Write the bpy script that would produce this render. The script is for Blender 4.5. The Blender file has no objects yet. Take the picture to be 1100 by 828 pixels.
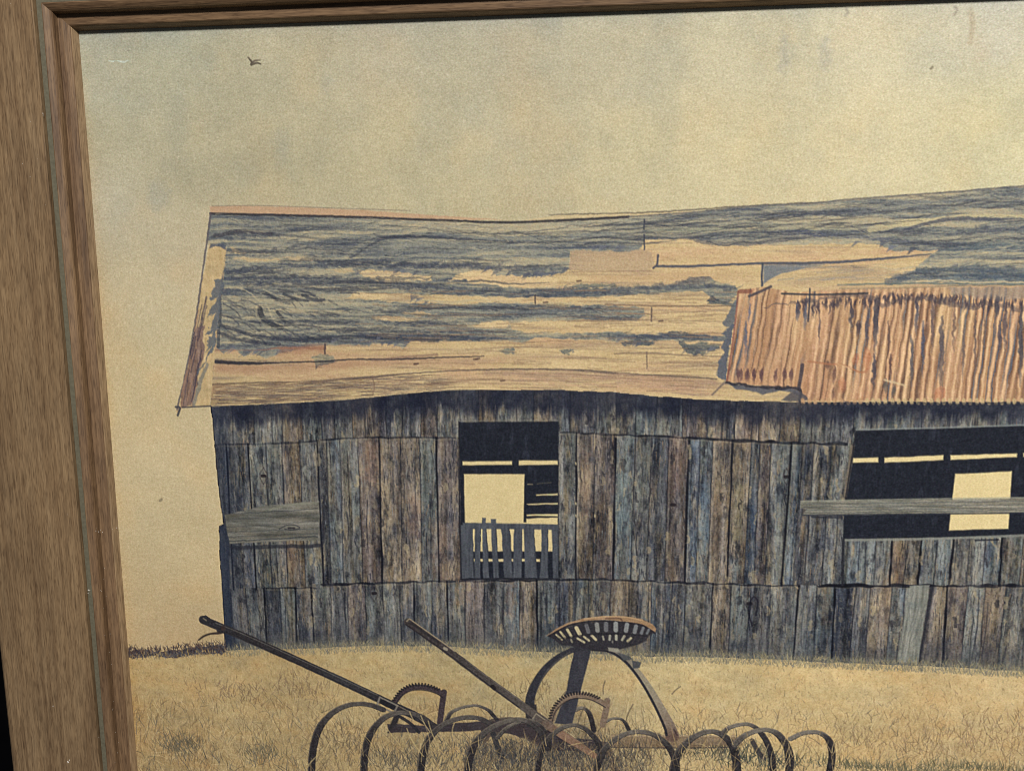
import bpy, math, time
import numpy as np
T0 = time.time()
rng = np.random.RandomState(7)
scene = bpy.context.scene
MM = 0.001

# ------------------------------------------------------------------ camera geometry
F, CU, CV = 840.0, 550.0, 414.0                 # focal length and centre in the photograph's pixels
YAW, PITCH, ROLL, DIST = math.radians(-6.761), math.radians(-8.885), math.radians(.053), 504.0
cy, sy, cp, sp = math.cos(YAW), math.sin(YAW), math.cos(PITCH), math.sin(PITCH)
_f = np.array([sy * cp, cy * cp, sp]); _r = np.array([cy, -sy, 0.0]); _u = np.cross(_r, _f)
_cr, _sr = math.cos(ROLL), math.sin(ROLL)
RIGHT, UP, FWD = _cr * _r + _sr * _u, -_sr * _r + _cr * _u, _f
CAM = -FWD * DIST

def M(pts):
    """points of the picture as measured on the photograph -> millimetres on the print (x right, y down)"""
    p = np.asarray(pts, float).reshape(-1, 2)
    d = FWD[None] + RIGHT[None] * ((p[:, :1] - CU) / F) - UP[None] * ((p[:, 1:2] - CV) / F)
    t = -CAM[1] / d[:, 1]
    w = CAM[None] + d * t[:, None]
    return np.stack([w[:, 0], -w[:, 2]], 1)

# ------------------------------------------------------------------ the printed picture
LEFT, TOPY, RIGHTX, BOTY = -280.3, -224.6, 562.0, 400.0     # sight size of the frame
FINE, COARSE = 0.5, 1.8
GX = np.concatenate([np.arange(LEFT - 1.6, 336, FINE), np.arange(336, RIGHTX + 3, COARSE)])
GY = np.concatenate([np.arange(TOPY - 1.6, 300, FINE), np.arange(300, BOTY + 3, COARSE)])
W, H = len(GX), len(GY)
C = np.zeros((H, W, 3), np.float32)              # pigment, display values 0..255
LAB = np.zeros((H, W), np.uint8)
XX, YY = np.meshgrid(GX.astype(np.float32), GY.astype(np.float32))
LABELS = ['painted_sky']
def label(name):
    LABELS.append(name); return len(LABELS) - 1

_T = rng.rand(512, 512).astype(np.float32)
def noise(x, y, sx, sy, seed=0, octv=1):
    out = 0; amp = 1; tot = 0
    for o in range(octv):
        u = x / sx * 2 ** o + seed * 37.13 + o * 11.7 + 4000
        v = y / sy * 2 ** o + seed * 91.37 + o * 5.3 + 4000
        iu = np.floor(u).astype(np.int64); iv = np.floor(v).astype(np.int64)
        fu = (u - iu).astype(np.float32); fv = (v - iv).astype(np.float32)
        fu = fu * fu * (3 - 2 * fu); fv = fv * fv * (3 - 2 * fv)
        a, b = iu & 511, (iu + 1) & 511; c, d = iv & 511, (iv + 1) & 511
        out = out + amp * ((_T[c, a] * (1 - fu) + _T[c, b] * fu) * (1 - fv) + (_T[d, a] * (1 - fu) + _T[d, b] * fu) * fv)
        tot += amp; amp *= .55
    return out / tot * 2 - 1                      # -1..1

def bbox(p, pad):
    x0, y0 = p.min(0) - pad; x1, y1 = p.max(0) + pad
    j0, j1 = np.searchsorted(GX, [x0, x1]); i0, i1 = np.searchsorted(GY, [y0, y1])
    return i0, i1, j0, j1

def poly_mask(p, sl, rough=0, rs=(6, 6), soft=.45, seed=1):
    x, y = XX[sl], YY[sl]
    if rough:
        x2 = x + rough * noise(x, y, rs[0], rs[1], seed, 2); y2 = y + rough * noise(x, y, rs[0], rs[1], seed + 3, 2)
        x, y = x2, y2
    n = len(p); inside = np.zeros(x.shape, bool); d2 = np.full(x.shape, 1e9, np.float32)
    for k in range(n):
        ax, ay = p[k]; bx, by = p[(k + 1) % n]
        ex, ey = bx - ax, by - ay; L2 = ex * ex + ey * ey + 1e-9
        t = np.clip(((x - ax) * ex + (y - ay) * ey) / L2, 0, 1)
        d2 = np.minimum(d2, (x - ax - t * ex) ** 2 + (y - ay - t * ey) ** 2)
        if ay != by:
            c = (ay > y) != (by > y)
            inside ^= c & (x < (bx - ax) * (y - ay) / (by - ay) + ax)
    d = np.sqrt(d2) * np.where(inside, 1, -1)
    return np.clip(d / (2 * soft) + .5, 0, 1)

def put(sl, m, col, alpha=1, lab=None):
    if callable(col): col = col(XX[sl], YY[sl])
    col = np.asarray(col, np.float32)
    a = (m * alpha)[..., None]
    C[sl] = C[sl] * (1 - a) + col * a
    if lab is not None:
        L = LAB[sl]; L[m > .5] = lab

def poly(pts, col, alpha=1, lab=None, rough=0, rs=(6, 6), soft=.45, seed=1, plane=False, mask=None):
    p = np.asarray(pts, float) if plane else M(pts)
    i0, i1, j0, j1 = bbox(p, rough + 2)
    if i1 <= i0 or j1 <= j0: return
    sl = (slice(i0, i1), slice(j0, j1))
    m = poly_mask(p, sl, rough, rs, soft, seed)
    if mask is not None: m = m * np.isin(LAB[sl], mask)
    put(sl, m, col, alpha, lab)

def smooth(pts, n=8):
    p = np.asarray(pts, float)
    if len(p) < 3: return p
    q = np.vstack([2 * p[0] - p[1], p, 2 * p[-1] - p[-2]]); out = []
    for k in range(1, len(q) - 2):
        a, b, c, d = q[k - 1:k + 3]
        for t in np.linspace(0, 1, n, endpoint=False):
            out.append(.5 * (2 * b + (c - a) * t + (2 * a - 5 * b + 4 * c - d) * t * t + (3 * b - a - 3 * c + d) * t ** 3))
    out.append(p[-1]); return np.array(out)

def stroke(pts, w, col, alpha=1, lab=None, soft=.4, sm=True, rough=0, seed=1, mask=None, plane=False, grain=0):
    """w: one width (mm) or one per control point; col: one colour or one per control point"""
    n0 = len(pts)
    w = np.broadcast_to(np.asarray(w, float), (n0,)) if np.ndim(w) < 2 else w
    col = np.asarray(col, float); colp = np.broadcast_to(col, (n0, 3))
    al = np.broadcast_to(np.asarray(alpha, float), (n0,))
    data = np.concatenate([np.asarray(pts, float) if plane else M(pts), w[:, None], colp, al[:, None]], 1)
    if sm and n0 > 2: data = smooth(data)
    p = data[:, :2]; wd = np.maximum(data[:, 2], .05)
    i0, i1, j0, j1 = bbox(p, wd.max() + rough + 1)
    if i1 <= i0 or j1 <= j0: return
    sl = (slice(i0, i1), slice(j0, j1)); x, y = XX[sl], YY[sl]
    if rough:
        x = x + rough * noise(x, y, 3, 3, seed, 2); y = y + rough * noise(x, y, 3, 3, seed + 5, 2)
    best = np.full(x.shape, -1e9, np.float32); bc = np.zeros(x.shape + (4,), np.float32)
    for k in range(len(p) - 1):
        (ax, ay), (bx, by) = p[k], p[k + 1]
        # local box only
        ex, ey = bx - ax, by - ay; L2 = ex * ex + ey * ey + 1e-9
        pad = max(wd[k], wd[k + 1]) + rough + 1
        jj = np.searchsorted(GX, [min(ax, bx) - pad, max(ax, bx) + pad]) - j0
        ii = np.searchsorted(GY, [min(ay, by) - pad, max(ay, by) + pad]) - i0
        jj = np.clip(jj, 0, j1 - j0); ii = np.clip(ii, 0, i1 - i0)
        s2 = (slice(ii[0], ii[1]), slice(jj[0], jj[1]))
        xs, ys = x[s2], y[s2]
        if xs.size == 0: continue
        t = np.clip(((xs - ax) * ex + (ys - ay) * ey) / L2, 0, 1)
        d = np.sqrt((xs - ax - t * ex) ** 2 + (ys - ay - t * ey) ** 2)
        s = (wd[k] * (1 - t) + wd[k + 1] * t) / 2 - d
        up = s > best[s2]
        best[s2] = np.where(up, s, best[s2])
        cc = data[k, 3:7] * (1 - t[..., None]) + data[k + 1, 3:7] * t[..., None]
        bc[s2] = np.where(up[..., None], cc, bc[s2])
    m = np.clip(best / (2 * soft) + .5, 0, 1)
    if mask is not None: m = m * np.isin(LAB[sl], mask)
    colr = bc[..., :3]
    if grain: colr = colr + grain * noise(XX[sl], YY[sl], 1.3, 1.3, seed, 2)[..., None]
    put(sl, m * bc[..., 3], colr, 1, None)
    if lab is not None:
        L = LAB[sl]; L[m > .5] = lab

def hairs(x, y, ang, length, col, alpha=.5, curve=0, mask=None, plane=True):
    """many fine strokes at once"""
    x = np.asarray(x, float); n = len(x)
    ang = np.broadcast_to(ang, (n,)); length = np.broadcast_to(length, (n,)); curve = np.broadcast_to(curve, (n,))
    col = np.broadcast_to(np.asarray(col, float), (n, 3)); alpha = np.broadcast_to(alpha, (n,))
    N = int(max(3, np.max(length) / .45)); t = np.linspace(0, 1, N)[None]
    a = ang[:, None] + curve[:, None] * t
    st = length[:, None] / N
    px = x[:, None] + np.cumsum(np.cos(a) * st, 1); py = np.asarray(y)[:, None] + np.cumsum(np.sin(a) * st, 1)
    fx = np.interp(px, GX, np.arange(W), left=-5, right=-5).ravel(); fy = np.interp(py, GY, np.arange(H), left=-5, right=-5).ravel()
    aw = (alpha[:, None] * np.clip(1.4 - 1.1 * t, .2, 1) * np.minimum(1, st / .45)).ravel()
    cc = np.repeat(col, N, 0)
    ok = (fx >= 0) & (fy >= 0) & (fx < W - 1) & (fy < H - 1)
    fx, fy, aw, cc = fx[ok], fy[ok], aw[ok], cc[ok]
    ix, iy = fx.astype(int), fy.astype(int); ux, uy = fx - ix, fy - iy
    Wt = np.zeros(H * W, np.float32); Cs = np.zeros((3, H * W), np.float32)
    for dx, dy, w in ((0, 0, (1 - ux) * (1 - uy)), (1, 0, ux * (1 - uy)), (0, 1, (1 - ux) * uy), (1, 1, ux * uy)):
        idx = (iy + dy) * W + ix + dx; ww = w * aw
        Wt += np.bincount(idx, ww, H * W).astype(np.float32)
        for c in range(3): Cs[c] += np.bincount(idx, ww * cc[:, c], H * W).astype(np.float32)
    Wt = Wt.reshape(H, W); Cs = Cs.reshape(3, H, W)
    a = 1 - np.exp(-Wt * 1.3)
    if mask is not None: a = a * np.isin(LAB, mask)
    nz = Wt > 1e-4
    m = np.where(nz, Wt, 1)
    for c in range(3): C[..., c] = np.where(nz, C[..., c] * (1 - a) + Cs[c] / m * a, C[..., c])

def pick(cols, n, jit=8, p=None):
    c = np.array(cols, float)[rng.choice(len(cols), n, p=p)]
    return c + rng.randn(n, 1) * jit

def rpoly(poly_pts, n):
    """n random points in a polygon (photo coordinates in, print mm out)"""
    p = M(poly_pts); lo, hi = p.min(0), p.max(0); out = np.zeros((0, 2))
    while len(out) < n:
        q = lo + rng.rand(n * 2, 2) * (hi - lo); ins = np.zeros(len(q), bool)
        for k in range(len(p)):
            (ax, ay), (bx, by) = p[k], p[(k + 1) % len(p)]
            if ay != by: ins ^= ((ay > q[:, 1]) != (by > q[:, 1])) & (q[:, 0] < (bx - ax) * (q[:, 1] - ay) / (by - ay) + ax)
        out = np.vstack([out, q[ins]])
    return out[:n]

# --- sky: aged tobacco paper going from cool grey at the top left to warm straw; room light brightening the right is painted in too
def interp_field(ctrl, power=2.2):
    """smooth field of colours from photo-position control colours"""
    q = M([c[0] for c in ctrl]); cols = np.array([c[1] for c in ctrl], float)
    gx, gy = GX[::12], GY[::12]; x, y = np.meshgrid(gx, gy)
    wsum = 0; out = 0
    for (qx, qy), c in zip(q, cols):
        w = 1 / ((x - qx) ** 2 + (y - qy) ** 2 + 900) ** (power / 1.1)
        wsum = wsum + w; out = out + w[..., None] * c
    out = out / wsum[..., None]
    fi = np.interp(GY, gy, np.arange(len(gy))); fj = np.interp(GX, gx, np.arange(len(gx)))
    i0 = np.minimum(fi.astype(int), len(gy) - 2); j0 = np.minimum(fj.astype(int), len(gx) - 2)
    a = (fi - i0)[:, None, None]; b = (fj - j0)[None, :, None]
    return ((out[i0][:, j0] * (1 - b) + out[i0][:, j0 + 1] * b) * (1 - a) + (out[i0 + 1][:, j0] * (1 - b) + out[i0 + 1][:, j0 + 1] * b) * a).astype(np.float32)

SKY = [((110, 70), (160, 163, 143)), ((180, 70), (158, 158, 134)), ((280, 90), (161, 158, 132)), ((120, 150), (164, 161, 134)), ((110, 220), (166, 162, 132)),
       ((200, 190), (160, 156, 128)), ((300, 160), (163, 158, 128)), ((420, 60), (160, 158, 136)), ((420, 150), (172, 165, 132)), ((500, 210), (178, 170, 134)),
       ((560, 60), (166, 162, 136)), ((560, 140), (176, 168, 134)), ((680, 60), (176, 170, 140)), ((680, 160), (186, 177, 138)), ((800, 60), (182, 176, 144)),
       ((800, 160), (194, 184, 143)), ((930, 50), (188, 182, 150)), ((930, 150), (198, 188, 147)), ((1060, 40), (190, 184, 158)), ((1060, 130), (202, 193, 151)), ((1300, 100), (202, 193, 151)),
       ((150, 300), (178, 166, 122)), ((200, 260), (172, 162, 122)), ((190, 350), (180, 168, 121)), ((150, 420), (184, 168, 118)), ((200, 480), (186, 171, 122)),
       ((170, 560), (183, 168, 119)), ((220, 600), (182, 166, 116)), ((170, 640), (178, 160, 110)), ((200, 685), (170, 148, 98)),
       ((560, 530), (212, 190, 138)), ((1055, 540), (218, 196, 142)), ((1700, 400), (200, 188, 140)), ((1700, 700), (180, 160, 110))]
SKY = [(p, (c[0] - 2, c[1] - 4, c[2] - 2) if p[1] < 215 and p[0] < 1000 else ((c[0] - 8, c[1] - 8, c[2] - 6) if p[0] > 1000 and p[1] < 215 else (c[0] + 8, c[1] + 6, c[2] + 13))) for p, c in SKY]
SKY = [(p, (c[0] + 7, c[1] + 5, c[2] + 1)) if p[0] < 450 and p[1] < 215 else (p, c) for p, c in SKY]
SKY = [(p, (c[0] + 10, c[1] + 10, c[2] + 11)) if p[1] < 250 else (c and (p, (c[0] + 5, c[1] + 5, c[2] + 9))) for p, c in SKY]
SKY = [(p, tuple(v + 4 for v in c)) if p[0] < 260 and p[1] > 250 else (p, c) for p, c in SKY]
C[:] = interp_field(SKY)
b1 = noise(XX, YY, 34, 26, 3, 4); b2 = noise(XX, YY, 24, 26, 9, 4)
topness = np.clip((-YY + 20) / 200, 0, 1)
C += (b1[..., None] * np.array([7, 6, 5.]) + np.clip(b2, 0, 1)[..., None] * np.array([-13, -9, -3.]) * (.15 + .9 * topness[..., None]))
b3 = noise(XX, YY, 11, 13, 13, 3) * (.5 + .5 * topness); C += b3[..., None] * np.array([5.5, 5, 3.5])
C += np.clip(noise(XX, YY, 28, 28, 21, 3), 0, 1)[..., None] * np.array([8, 0, -6.]) * .8
# faint vertical smears at the top edge
for (u, v, l, wd, c, a) in ((1043, 12, 34, 5, (160, 140, 112), .35), (1026, 8, 8, 2, (120, 105, 92), .4), (909, 10, 7, 1.6, (120, 112, 98), .5),
                            (842, 40, 34, 6, (140, 140, 140), .35), (886, 45, 25, 6, (150, 150, 148), .35), (1075, 10, 34, 40, (190, 186, 170), .25), (1053, 45, 20, 10, (188, 164, 132), .2),
                            (190, 112, 40, 22, (150, 150, 132), .25), (300, 150, 26, 14, (146, 152, 146), .12),
                            (170, 205, 8, 22, (136, 144, 144), .22), (352, 88, 8, 10, (136, 144, 150), .15), (303, 148, 14, 14, (138, 146, 146), .12)):
    stroke([(u, v), (u + 2, v + l * .5), (u - 1, v + l)], wd * .6, c, a, soft=3.0 if wd > 5 else .8, rough=3 if wd > 5 else 0)

# --- field
FIELD = label('painted_field')
FCOL = [((160, 720), (170, 146, 96)), ((260, 720), (166, 143, 95)), ((400, 720), (168, 148, 100)), ((560, 720), (168, 150, 103)), ((750, 725), (184, 165, 115)),
        ((900, 735), (190, 168, 116)), ((1060, 745), (192, 168, 117)), ((180, 790), (154, 131, 86)), ((300, 780), (156, 134, 88)), ((450, 800), (148, 128, 86)),
        ((600, 815), (128, 112, 80)), ((760, 750), (180, 158, 108)), ((880, 770), (182, 158, 106)), ((1000, 800), (176, 150, 100)), ((1080, 800), (176, 150, 100)), ((700, 1000), (140, 120, 80)), ((1500, 850), (176, 152, 102)), ((1500, 1000), (140, 120, 80))]
FCOL = [(p, (c[0] + 19, c[1] + 19, c[2] + 22)) for p, c in FCOL]
fieldC = interp_field(FCOL)
hz = [(60, 703), (140, 702), (243, 694), (330, 696), (400, 693), (480, 694), (560, 699), (640, 702), (700, 705), (760, 705), (850, 709), (920, 712), (1000, 715), (1100, 721), (1500, 735), (2100, 745)]
fpoly = hz + [(2100, 1300), (0, 1300)]
fb = noise(XX, YY, 40, 14, 31, 4); fb2 = noise(XX, YY, 16, 9, 33, 3)
fc = fieldC + fb[..., None] * np.array([11, 10, 8.]) + np.clip(fb2, 0, 1)[..., None] * np.array([2, -6, -8.]) + np.clip(-fb2, 0, 1)[..., None] * np.array([-14, -10, -2.])
def from_arr(arr):
    return lambda x, y: arr[np.searchsorted(GY, y[0, 0] - 1e-4):np.searchsorted(GY, y[0, 0] - 1e-4) + x.shape[0], np.searchsorted(GX, x[0, 0] - 1e-4):np.searchsorted(GX, x[0, 0] - 1e-4) + x.shape[1]]
poly(fpoly, from_arr(fc), lab=FIELD, rough=.8)

# --- barn wall
WALL = label('barn_wall')
EAVE = [(226, 436), (300, 433), (350, 430), (380, 428), (400, 426), (440, 422), (480, 419), (520, 418), (600, 419), (660, 421), (700, 425), (760, 429.5), (850, 431.5), (1000, 431), (1100, 431), (1560, 436)]
BASE = [(1560, 733), (1100, 721), (1000, 715), (920, 712), (850, 709), (760, 705), (700, 705), (640, 702), (560, 699), (480, 694), (400, 693), (330, 696), (242, 698)]
LEFTW = [(242, 697), (239, 640), (236, 600), (235.5, 565), (240, 563), (237, 545), (232, 500), (229, 462), (226, 436)]
wallp = EAVE + BASE + LEFTW[1:-1]
PAL = {'d': (76, 78, 84), 'g': (104, 103, 100), 'b': (108, 99, 92), 't': (132, 120, 102), 'l': (114, 118, 115), 'p': (100, 93, 92), 'k': (58, 60, 68), 's': (90, 98, 106)}
poly(wallp, PAL['g'], lab=WALL, rough=.5)
wallmask = LAB == WALL

def plank(x0, x1, y0, y1, kind, sd, slant=0.0):
    """one upright board, x0..x1 photo px at the middle of y0..y1"""
    ym = (y0 + y1) / 2; a = M([(x0, ym)])[0]; b = M([(x1, ym)])[0]
    t = M([((x0 + x1) / 2, y0)])[0][1]; u = M([((x0 + x1) / 2, y1)])[0][1]
    p = np.array([(a[0] + slant, t - .5), (b[0] + slant, t - .5), (b[0] - slant, u + .5), (a[0] - slant, u + .5)])
    c1 = np.array(PAL[kind], float); alt = {'d': 'g', 'g': 'l', 'b': 't', 't': 'b', 'l': 's', 'p': 'b', 's': 'd', 'k': 'd'}[kind]
    c2 = np.array(PAL[alt], float); dk = np.array((60, 62, 72.)); tn = np.array((142, 124, 100.))
    def col(x, y):
        n1 = noise(x, y, 5, 34, sd, 3)[..., None]; n2 = noise(x, y, 1.6, 30, sd + 50, 2)[..., None]
        n3 = noise(x, y, 7, 13, sd + 90, 3)[..., None]; n4 = noise(x, y, 4, 50, sd + 140, 2)[..., None]
        c = c1 * (1 - np.clip(n1 + .4, 0, 1)) + c2 * np.clip(n1 + .4, 0, 1)
        n3 = np.clip(n3 * 1.5, 0, 1); c = c * (1 - .6 * n3) + dk * .6 * n3
        c = c * (1 - .55 * np.clip(n4 - .1, 0, 1)) + tn * .55 * np.clip(n4 - .1, 0, 1)
        # faint ring-wave grain
        rg = np.sin((x - a[0]) * 2.1 + 3.4 * noise(x, y, 6, 22, sd + 7, 2))[..., None]
        n5 = noise(x, y, 2.6, 46, sd + 33, 2)[..., None]; n6 = noise(x, y, 1.5, 1.9, sd + 44, 2)[..., None]; n7 = noise(x, y, .9, 12, sd + 66, 1)[..., None]
        m1 = np.clip(noise(x, y, 4.5, 9, sd + 201, 4) * 2.2 - .15, 0, 1)[..., None]; m2 = np.clip(noise(x, y, 4, 14, sd + 301, 4) * 2.2 - .3, 0, 1)[..., None]
        c = c * (1 - .62 * m1) + np.array((50, 51, 57.)) * .62 * m1; c = c * (1 - .58 * m2) + np.array((154, 139, 114.)) * .58 * m2
        n8 = noise(x, y, 3.6, 70, sd + 77, 2)[..., None]
        return 4 + c + n2 * 9 + rg * 2 + n5 * 26 + n8 * 22 + n6 * 15 + rng.uniform(-3, 3)
    poly(p, col, plane=True, mask=[WALL], soft=.3)

EDGES = []
def tier(edges, y0f, y1f, kinds, strong=()):
    for k in range(len(edges) - 1):
        x0, x1 = edges[k], edges[k + 1]; xm = (x0 + x1) / 2
        plank(x0, x1, y0f(xm), y1f(xm), kinds[k % len(kinds)], int(rng.randint(1, 4000)), rng.uniform(-.4, .4))
    for k, x in enumerate(edges[1:-1]):
        EDGES.append((x, y0f(x), y1f(x), x in strong))
def pl(tab):
    a = np.array(tab, float); return lambda x: float(np.interp(x, a[:, 0], a[:, 1]))
eave = pl(EAVE); base = pl(BASE[::-1])
t1 = pl([(220, 478), (300, 476), (350, 472), (400, 470), (490, 470), (602, 464), (640, 466), (700, 468), (740, 470), (800, 474), (915, 477), (1560, 480)])
t2 = pl([(220, 633), (284, 632), (340, 631), (345, 628), (440, 625), (490, 624), (560, 623), (600, 622), (645, 622), (740, 626), (850, 629), (1100, 629), (1560, 634)])
T1 = [224, 250, 273, 292, 303, 325, 345, 360, 378, 392, 415, 432, 452, 470, 494, 514, 533, 555, 573, 590, 612, 640, 662, 683, 705, 733, 760, 776, 790, 815, 838, 860, 872, 893, 917, 950, 990, 1020, 1050, 1071, 1110]
tier(T1 + list(range(1135, 1570, 23)), eave, t1, 'gdggbgdgbpgdpggtggtgdgglgpgdbtbggdgldggldg')
T2 = [229, 247, 271, 289, 306, 325, 344, 353, 367, 387, 409, 431, 452, 470, 495]
tier(T2, t1, t2, 'ddggbgdlgpbtgpbdg', (409, 470, 271, 247, 344))
T2b = [598, 619, 638, 660, 680, 697, 716, 738, 750, 763, 784, 803, 813, 825, 845, 857, 869, 888, 912]
tier(T2b, t1, t2, 'gbplgdpslbtspglkdgg', (619, 660, 738, 784, 845))
tier([905, 922, 940, 957, 973, 988, 1005, 1022, 1040, 1057, 1075, 1097, 1110], lambda x: 577, t2, 'llgbtglgglgtg', (957, 988, 1075, 1022))
tier(list(range(1108, 1570, 22)), t1, t2, 'ldggbgtldpg')
T3 = [236, 250, 266, 285, 302, 318, 336, 356, 374, 393, 412, 430, 445, 464, 481, 500, 520, 541, 558, 577, 597, 618, 632, 655, 675, 699, 720, 735, 764, 784, 804, 826, 855, 876, 895, 916, 932, 955, 970, 990, 1015, 1036, 1055, 1076, 1102]
tier(T3 + list(range(1125, 1570, 24)), t2, base, 'ddgdgdgdpggdgdgpdlbgdlgbtsdgbgdgglkdtlgbpgbgtdgdg', (285, 336, 445, 481, 577, 764, 855, 895, 1015, 318))

# fine engraved grain over all boards
wp = EAVE + BASE + LEFTW[1:-1]
n = 17000
q = rpoly(wp, n)
dark = rng.rand(n) < .58
hc = np.where(dark[:, None], pick([(44, 46, 58), (58, 54, 58), (36, 38, 48)], n, 6), pick([(150, 140, 120), (138, 142, 138), (158, 132, 104), (128, 134, 140)], n, 8))
patch = noise(q[:, 0], q[:, 1], 8, 26, 77, 2)
hairs(q[:, 0], q[:, 1], math.pi / 2 + rng.randn(n) * .05, rng.uniform(1.5, 9, n), hc, np.where(dark, .30 + .3 * patch, .26 - .3 * patch).clip(.03, .8), rng.randn(n) * .2, mask=[WALL])
n = 20000; q = rpoly(wp, n)
hc = pick([(44, 46, 56), (140, 136, 122), (120, 108, 98)], n, 9)
hairs(q[:, 0], q[:, 1], rng.uniform(0, 6.28, n), rng.uniform(.8, 2.6, n), hc, .26, rng.randn(n) * 1.6, mask=[WALL])
# lighter weathered patches, warm
for (u, v, w_, h_, c, a) in ((398, 495, 16, 34, (176, 132, 104), .5), (395, 590, 14, 40, (132, 104, 88), .35), (446, 555, 14, 36, (160, 118, 94), .4), (470, 590, 18, 44, (150, 112, 96), .35),
                             (283, 515, 9, 26, (140, 120, 96), .5), (337, 530, 10, 22, (146, 132, 110), .4), (310, 600, 14, 22, (146, 104, 84), .35), (328, 645, 14, 26, (168, 142, 108), .4),
                             (628, 520, 10, 60, (166, 132, 104), .45), (725, 500, 14, 50, (138, 104, 94), .4), (668, 540, 14, 50, (104, 132, 142), .45), (750, 510, 8, 50, (52, 66, 92), .55),
                             (756, 560, 8, 70, (116, 140, 160), .45), (770, 560, 10, 66, (166, 138, 108), .4), (793, 550, 10, 60, (158, 152, 116), .5), (808, 580, 6, 70, (60, 78, 104), .5),
                             (836, 580, 8, 70, (158, 152, 128), .4), (790, 610, 8, 24, (112, 142, 150), .45), (497, 632, 12, 22, (168, 128, 100), .5), (548, 640, 12, 40, (164, 126, 98), .45), (560, 610, 8, 20, (150, 130, 104), .3),
                             (672, 636, 16, 32, (160, 140, 112), .45), (692, 645, 10, 40, (110, 130, 146), .4), (735, 660, 10, 40, (104, 124, 146), .4), (648, 640, 12, 30, (62, 48, 46), .5),
                             (886, 650, 10, 34, (168, 142, 116), .45), (868, 690, 14, 24, (90, 104, 118), .4), (962, 608, 12, 34, (158, 124, 96), .55), (930, 600, 12, 34, (146, 150, 148), .45), (980, 600, 8, 34, (132, 140, 144), .4),
                             (1085, 600, 12, 30, (162, 140, 112), .5), (1060, 650, 14, 50, (142, 120, 96), .4), (1026, 650, 14, 60, (140, 120, 102), .35), (952, 650, 12, 40, (128, 104, 84), .45), (985, 690, 14, 30, (86, 76, 78), .4),
                             (504, 443, 12, 14, (176, 156, 122), .6), (553, 446, 10, 12, (160, 138, 112), .5), (590, 447, 14, 12, (172, 146, 118), .5), (660, 457, 12, 12, (150, 136, 112), .5), (625, 452, 12, 14, (128, 116, 112), .4), (770, 462, 9, 18, (170, 134, 112), .5), (802, 460, 20, 16, (160, 130, 108), .45),
                             (250, 470, 10, 10, (132, 132, 122), .5), (300, 465, 12, 14, (110, 116, 118), .4), (390, 462, 18, 12, (120, 116, 108), .4), (870, 465, 30, 18, (128, 122, 112), .4), (1000, 452, 110, 10, (138, 134, 120), .4),
                             (520, 680, 14, 40, (84, 82, 84), .5), (450, 660, 20, 40, (70, 74, 84), .4), (300, 660, 20, 30, (66, 72, 84), .4), (560, 500, 1, 1, (0, 0, 0), 0)):
    if a: stroke([(u, v - h_ / 2), (u + 1, v), (u, v + h_ / 2)], w_ * .45, np.array(c) * .75 + np.array((104, 102, 100.)) * .25, a * .8, soft=w_ * .25, rough=3.6, seed=int(u), mask=[WALL], grain=26)
# knots
for (u, v) in ((283, 511), (403, 405), (723, 542), (402, 637), (805, 648), (845, 512)):
    if v > 440:
        stroke([(u - 1.5, v), (u + 1.5, v)], 2.2, (44, 38, 42), .85, mask=[WALL])
        for s_ in (-1, 1): stroke([(u, v - 9), (u + s_ * 4, v), (u, v + 9)], .7, (66, 60, 62), .55, mask=[WALL])
stroke([(808, 672), (804, 655), (809, 641), (814, 646), (812, 660)], 1.1, (48, 46, 54), .8, mask=[WALL])
# gaps between boards
for (x, ya, yb, st) in EDGES:
    a, b = M([(x, (ya + yb) / 2)])[0], None
    ta, tb = M([(x, ya)])[0][1], M([(x, yb)])[0][1]
    j = rng.uniform(-.5, .5); ys = np.linspace(ta, tb, 7)
    pts = [(a[0] + j * (k - 3) / 3 * 1.2 + rng.uniform(-.25, .25), yv) for k, yv in enumerate(ys)]
    w0 = 1.35 if st else .6
    stroke(pts, [w0 * rng.uniform(.55, 1.25) for _ in pts], (30, 32, 42), (.92 if st else .55), plane=True, mask=[WALL])
    if rng.rand() < .7:
        stroke([(p[0] + 1.1 + .2, p[1]) for p in pts], .5, (142, 138, 126), .28, plane=True, mask=[WALL])
# narrow cracks
for k in range(420):      # chips: small ragged pale and dark scars
    u = rng.uniform(245, 1100); v = rng.uniform(445, 690); l = rng.uniform(3, 13)
    stroke([(u, v), (u + rng.uniform(-1, 1), v + l * .5), (u + rng.uniform(-.6, .6), v + l)], rng.uniform(.7, 2.6), (166, 152, 124) if rng.rand() < .48 else (46, 46, 52), rng.uniform(.2, .6), mask=[WALL], rough=1.4, seed=k)
for k in range(230):
    x = rng.uniform(232, 1540); f0, f1 = (eave, t1) if k % 5 == 0 else ((t1, t2) if k % 5 < 3 else (t2, base))
    ya, yb = sorted(rng.uniform(f0(x), f1(x), 2)); c = M([(x, (ya + yb) / 2)])[0]; a, b = M([(x, ya)])[0][1], M([(x, yb)])[0][1]
    stroke([(c[0], a), (c[0] + rng.uniform(-.8, .8), (a + b) / 2), (c[0] + rng.uniform(-.6, .6), b)], rng.uniform(.35, .8), (38, 40, 50), rng.uniform(.3, .7), plane=True, mask=[WALL])
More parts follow.
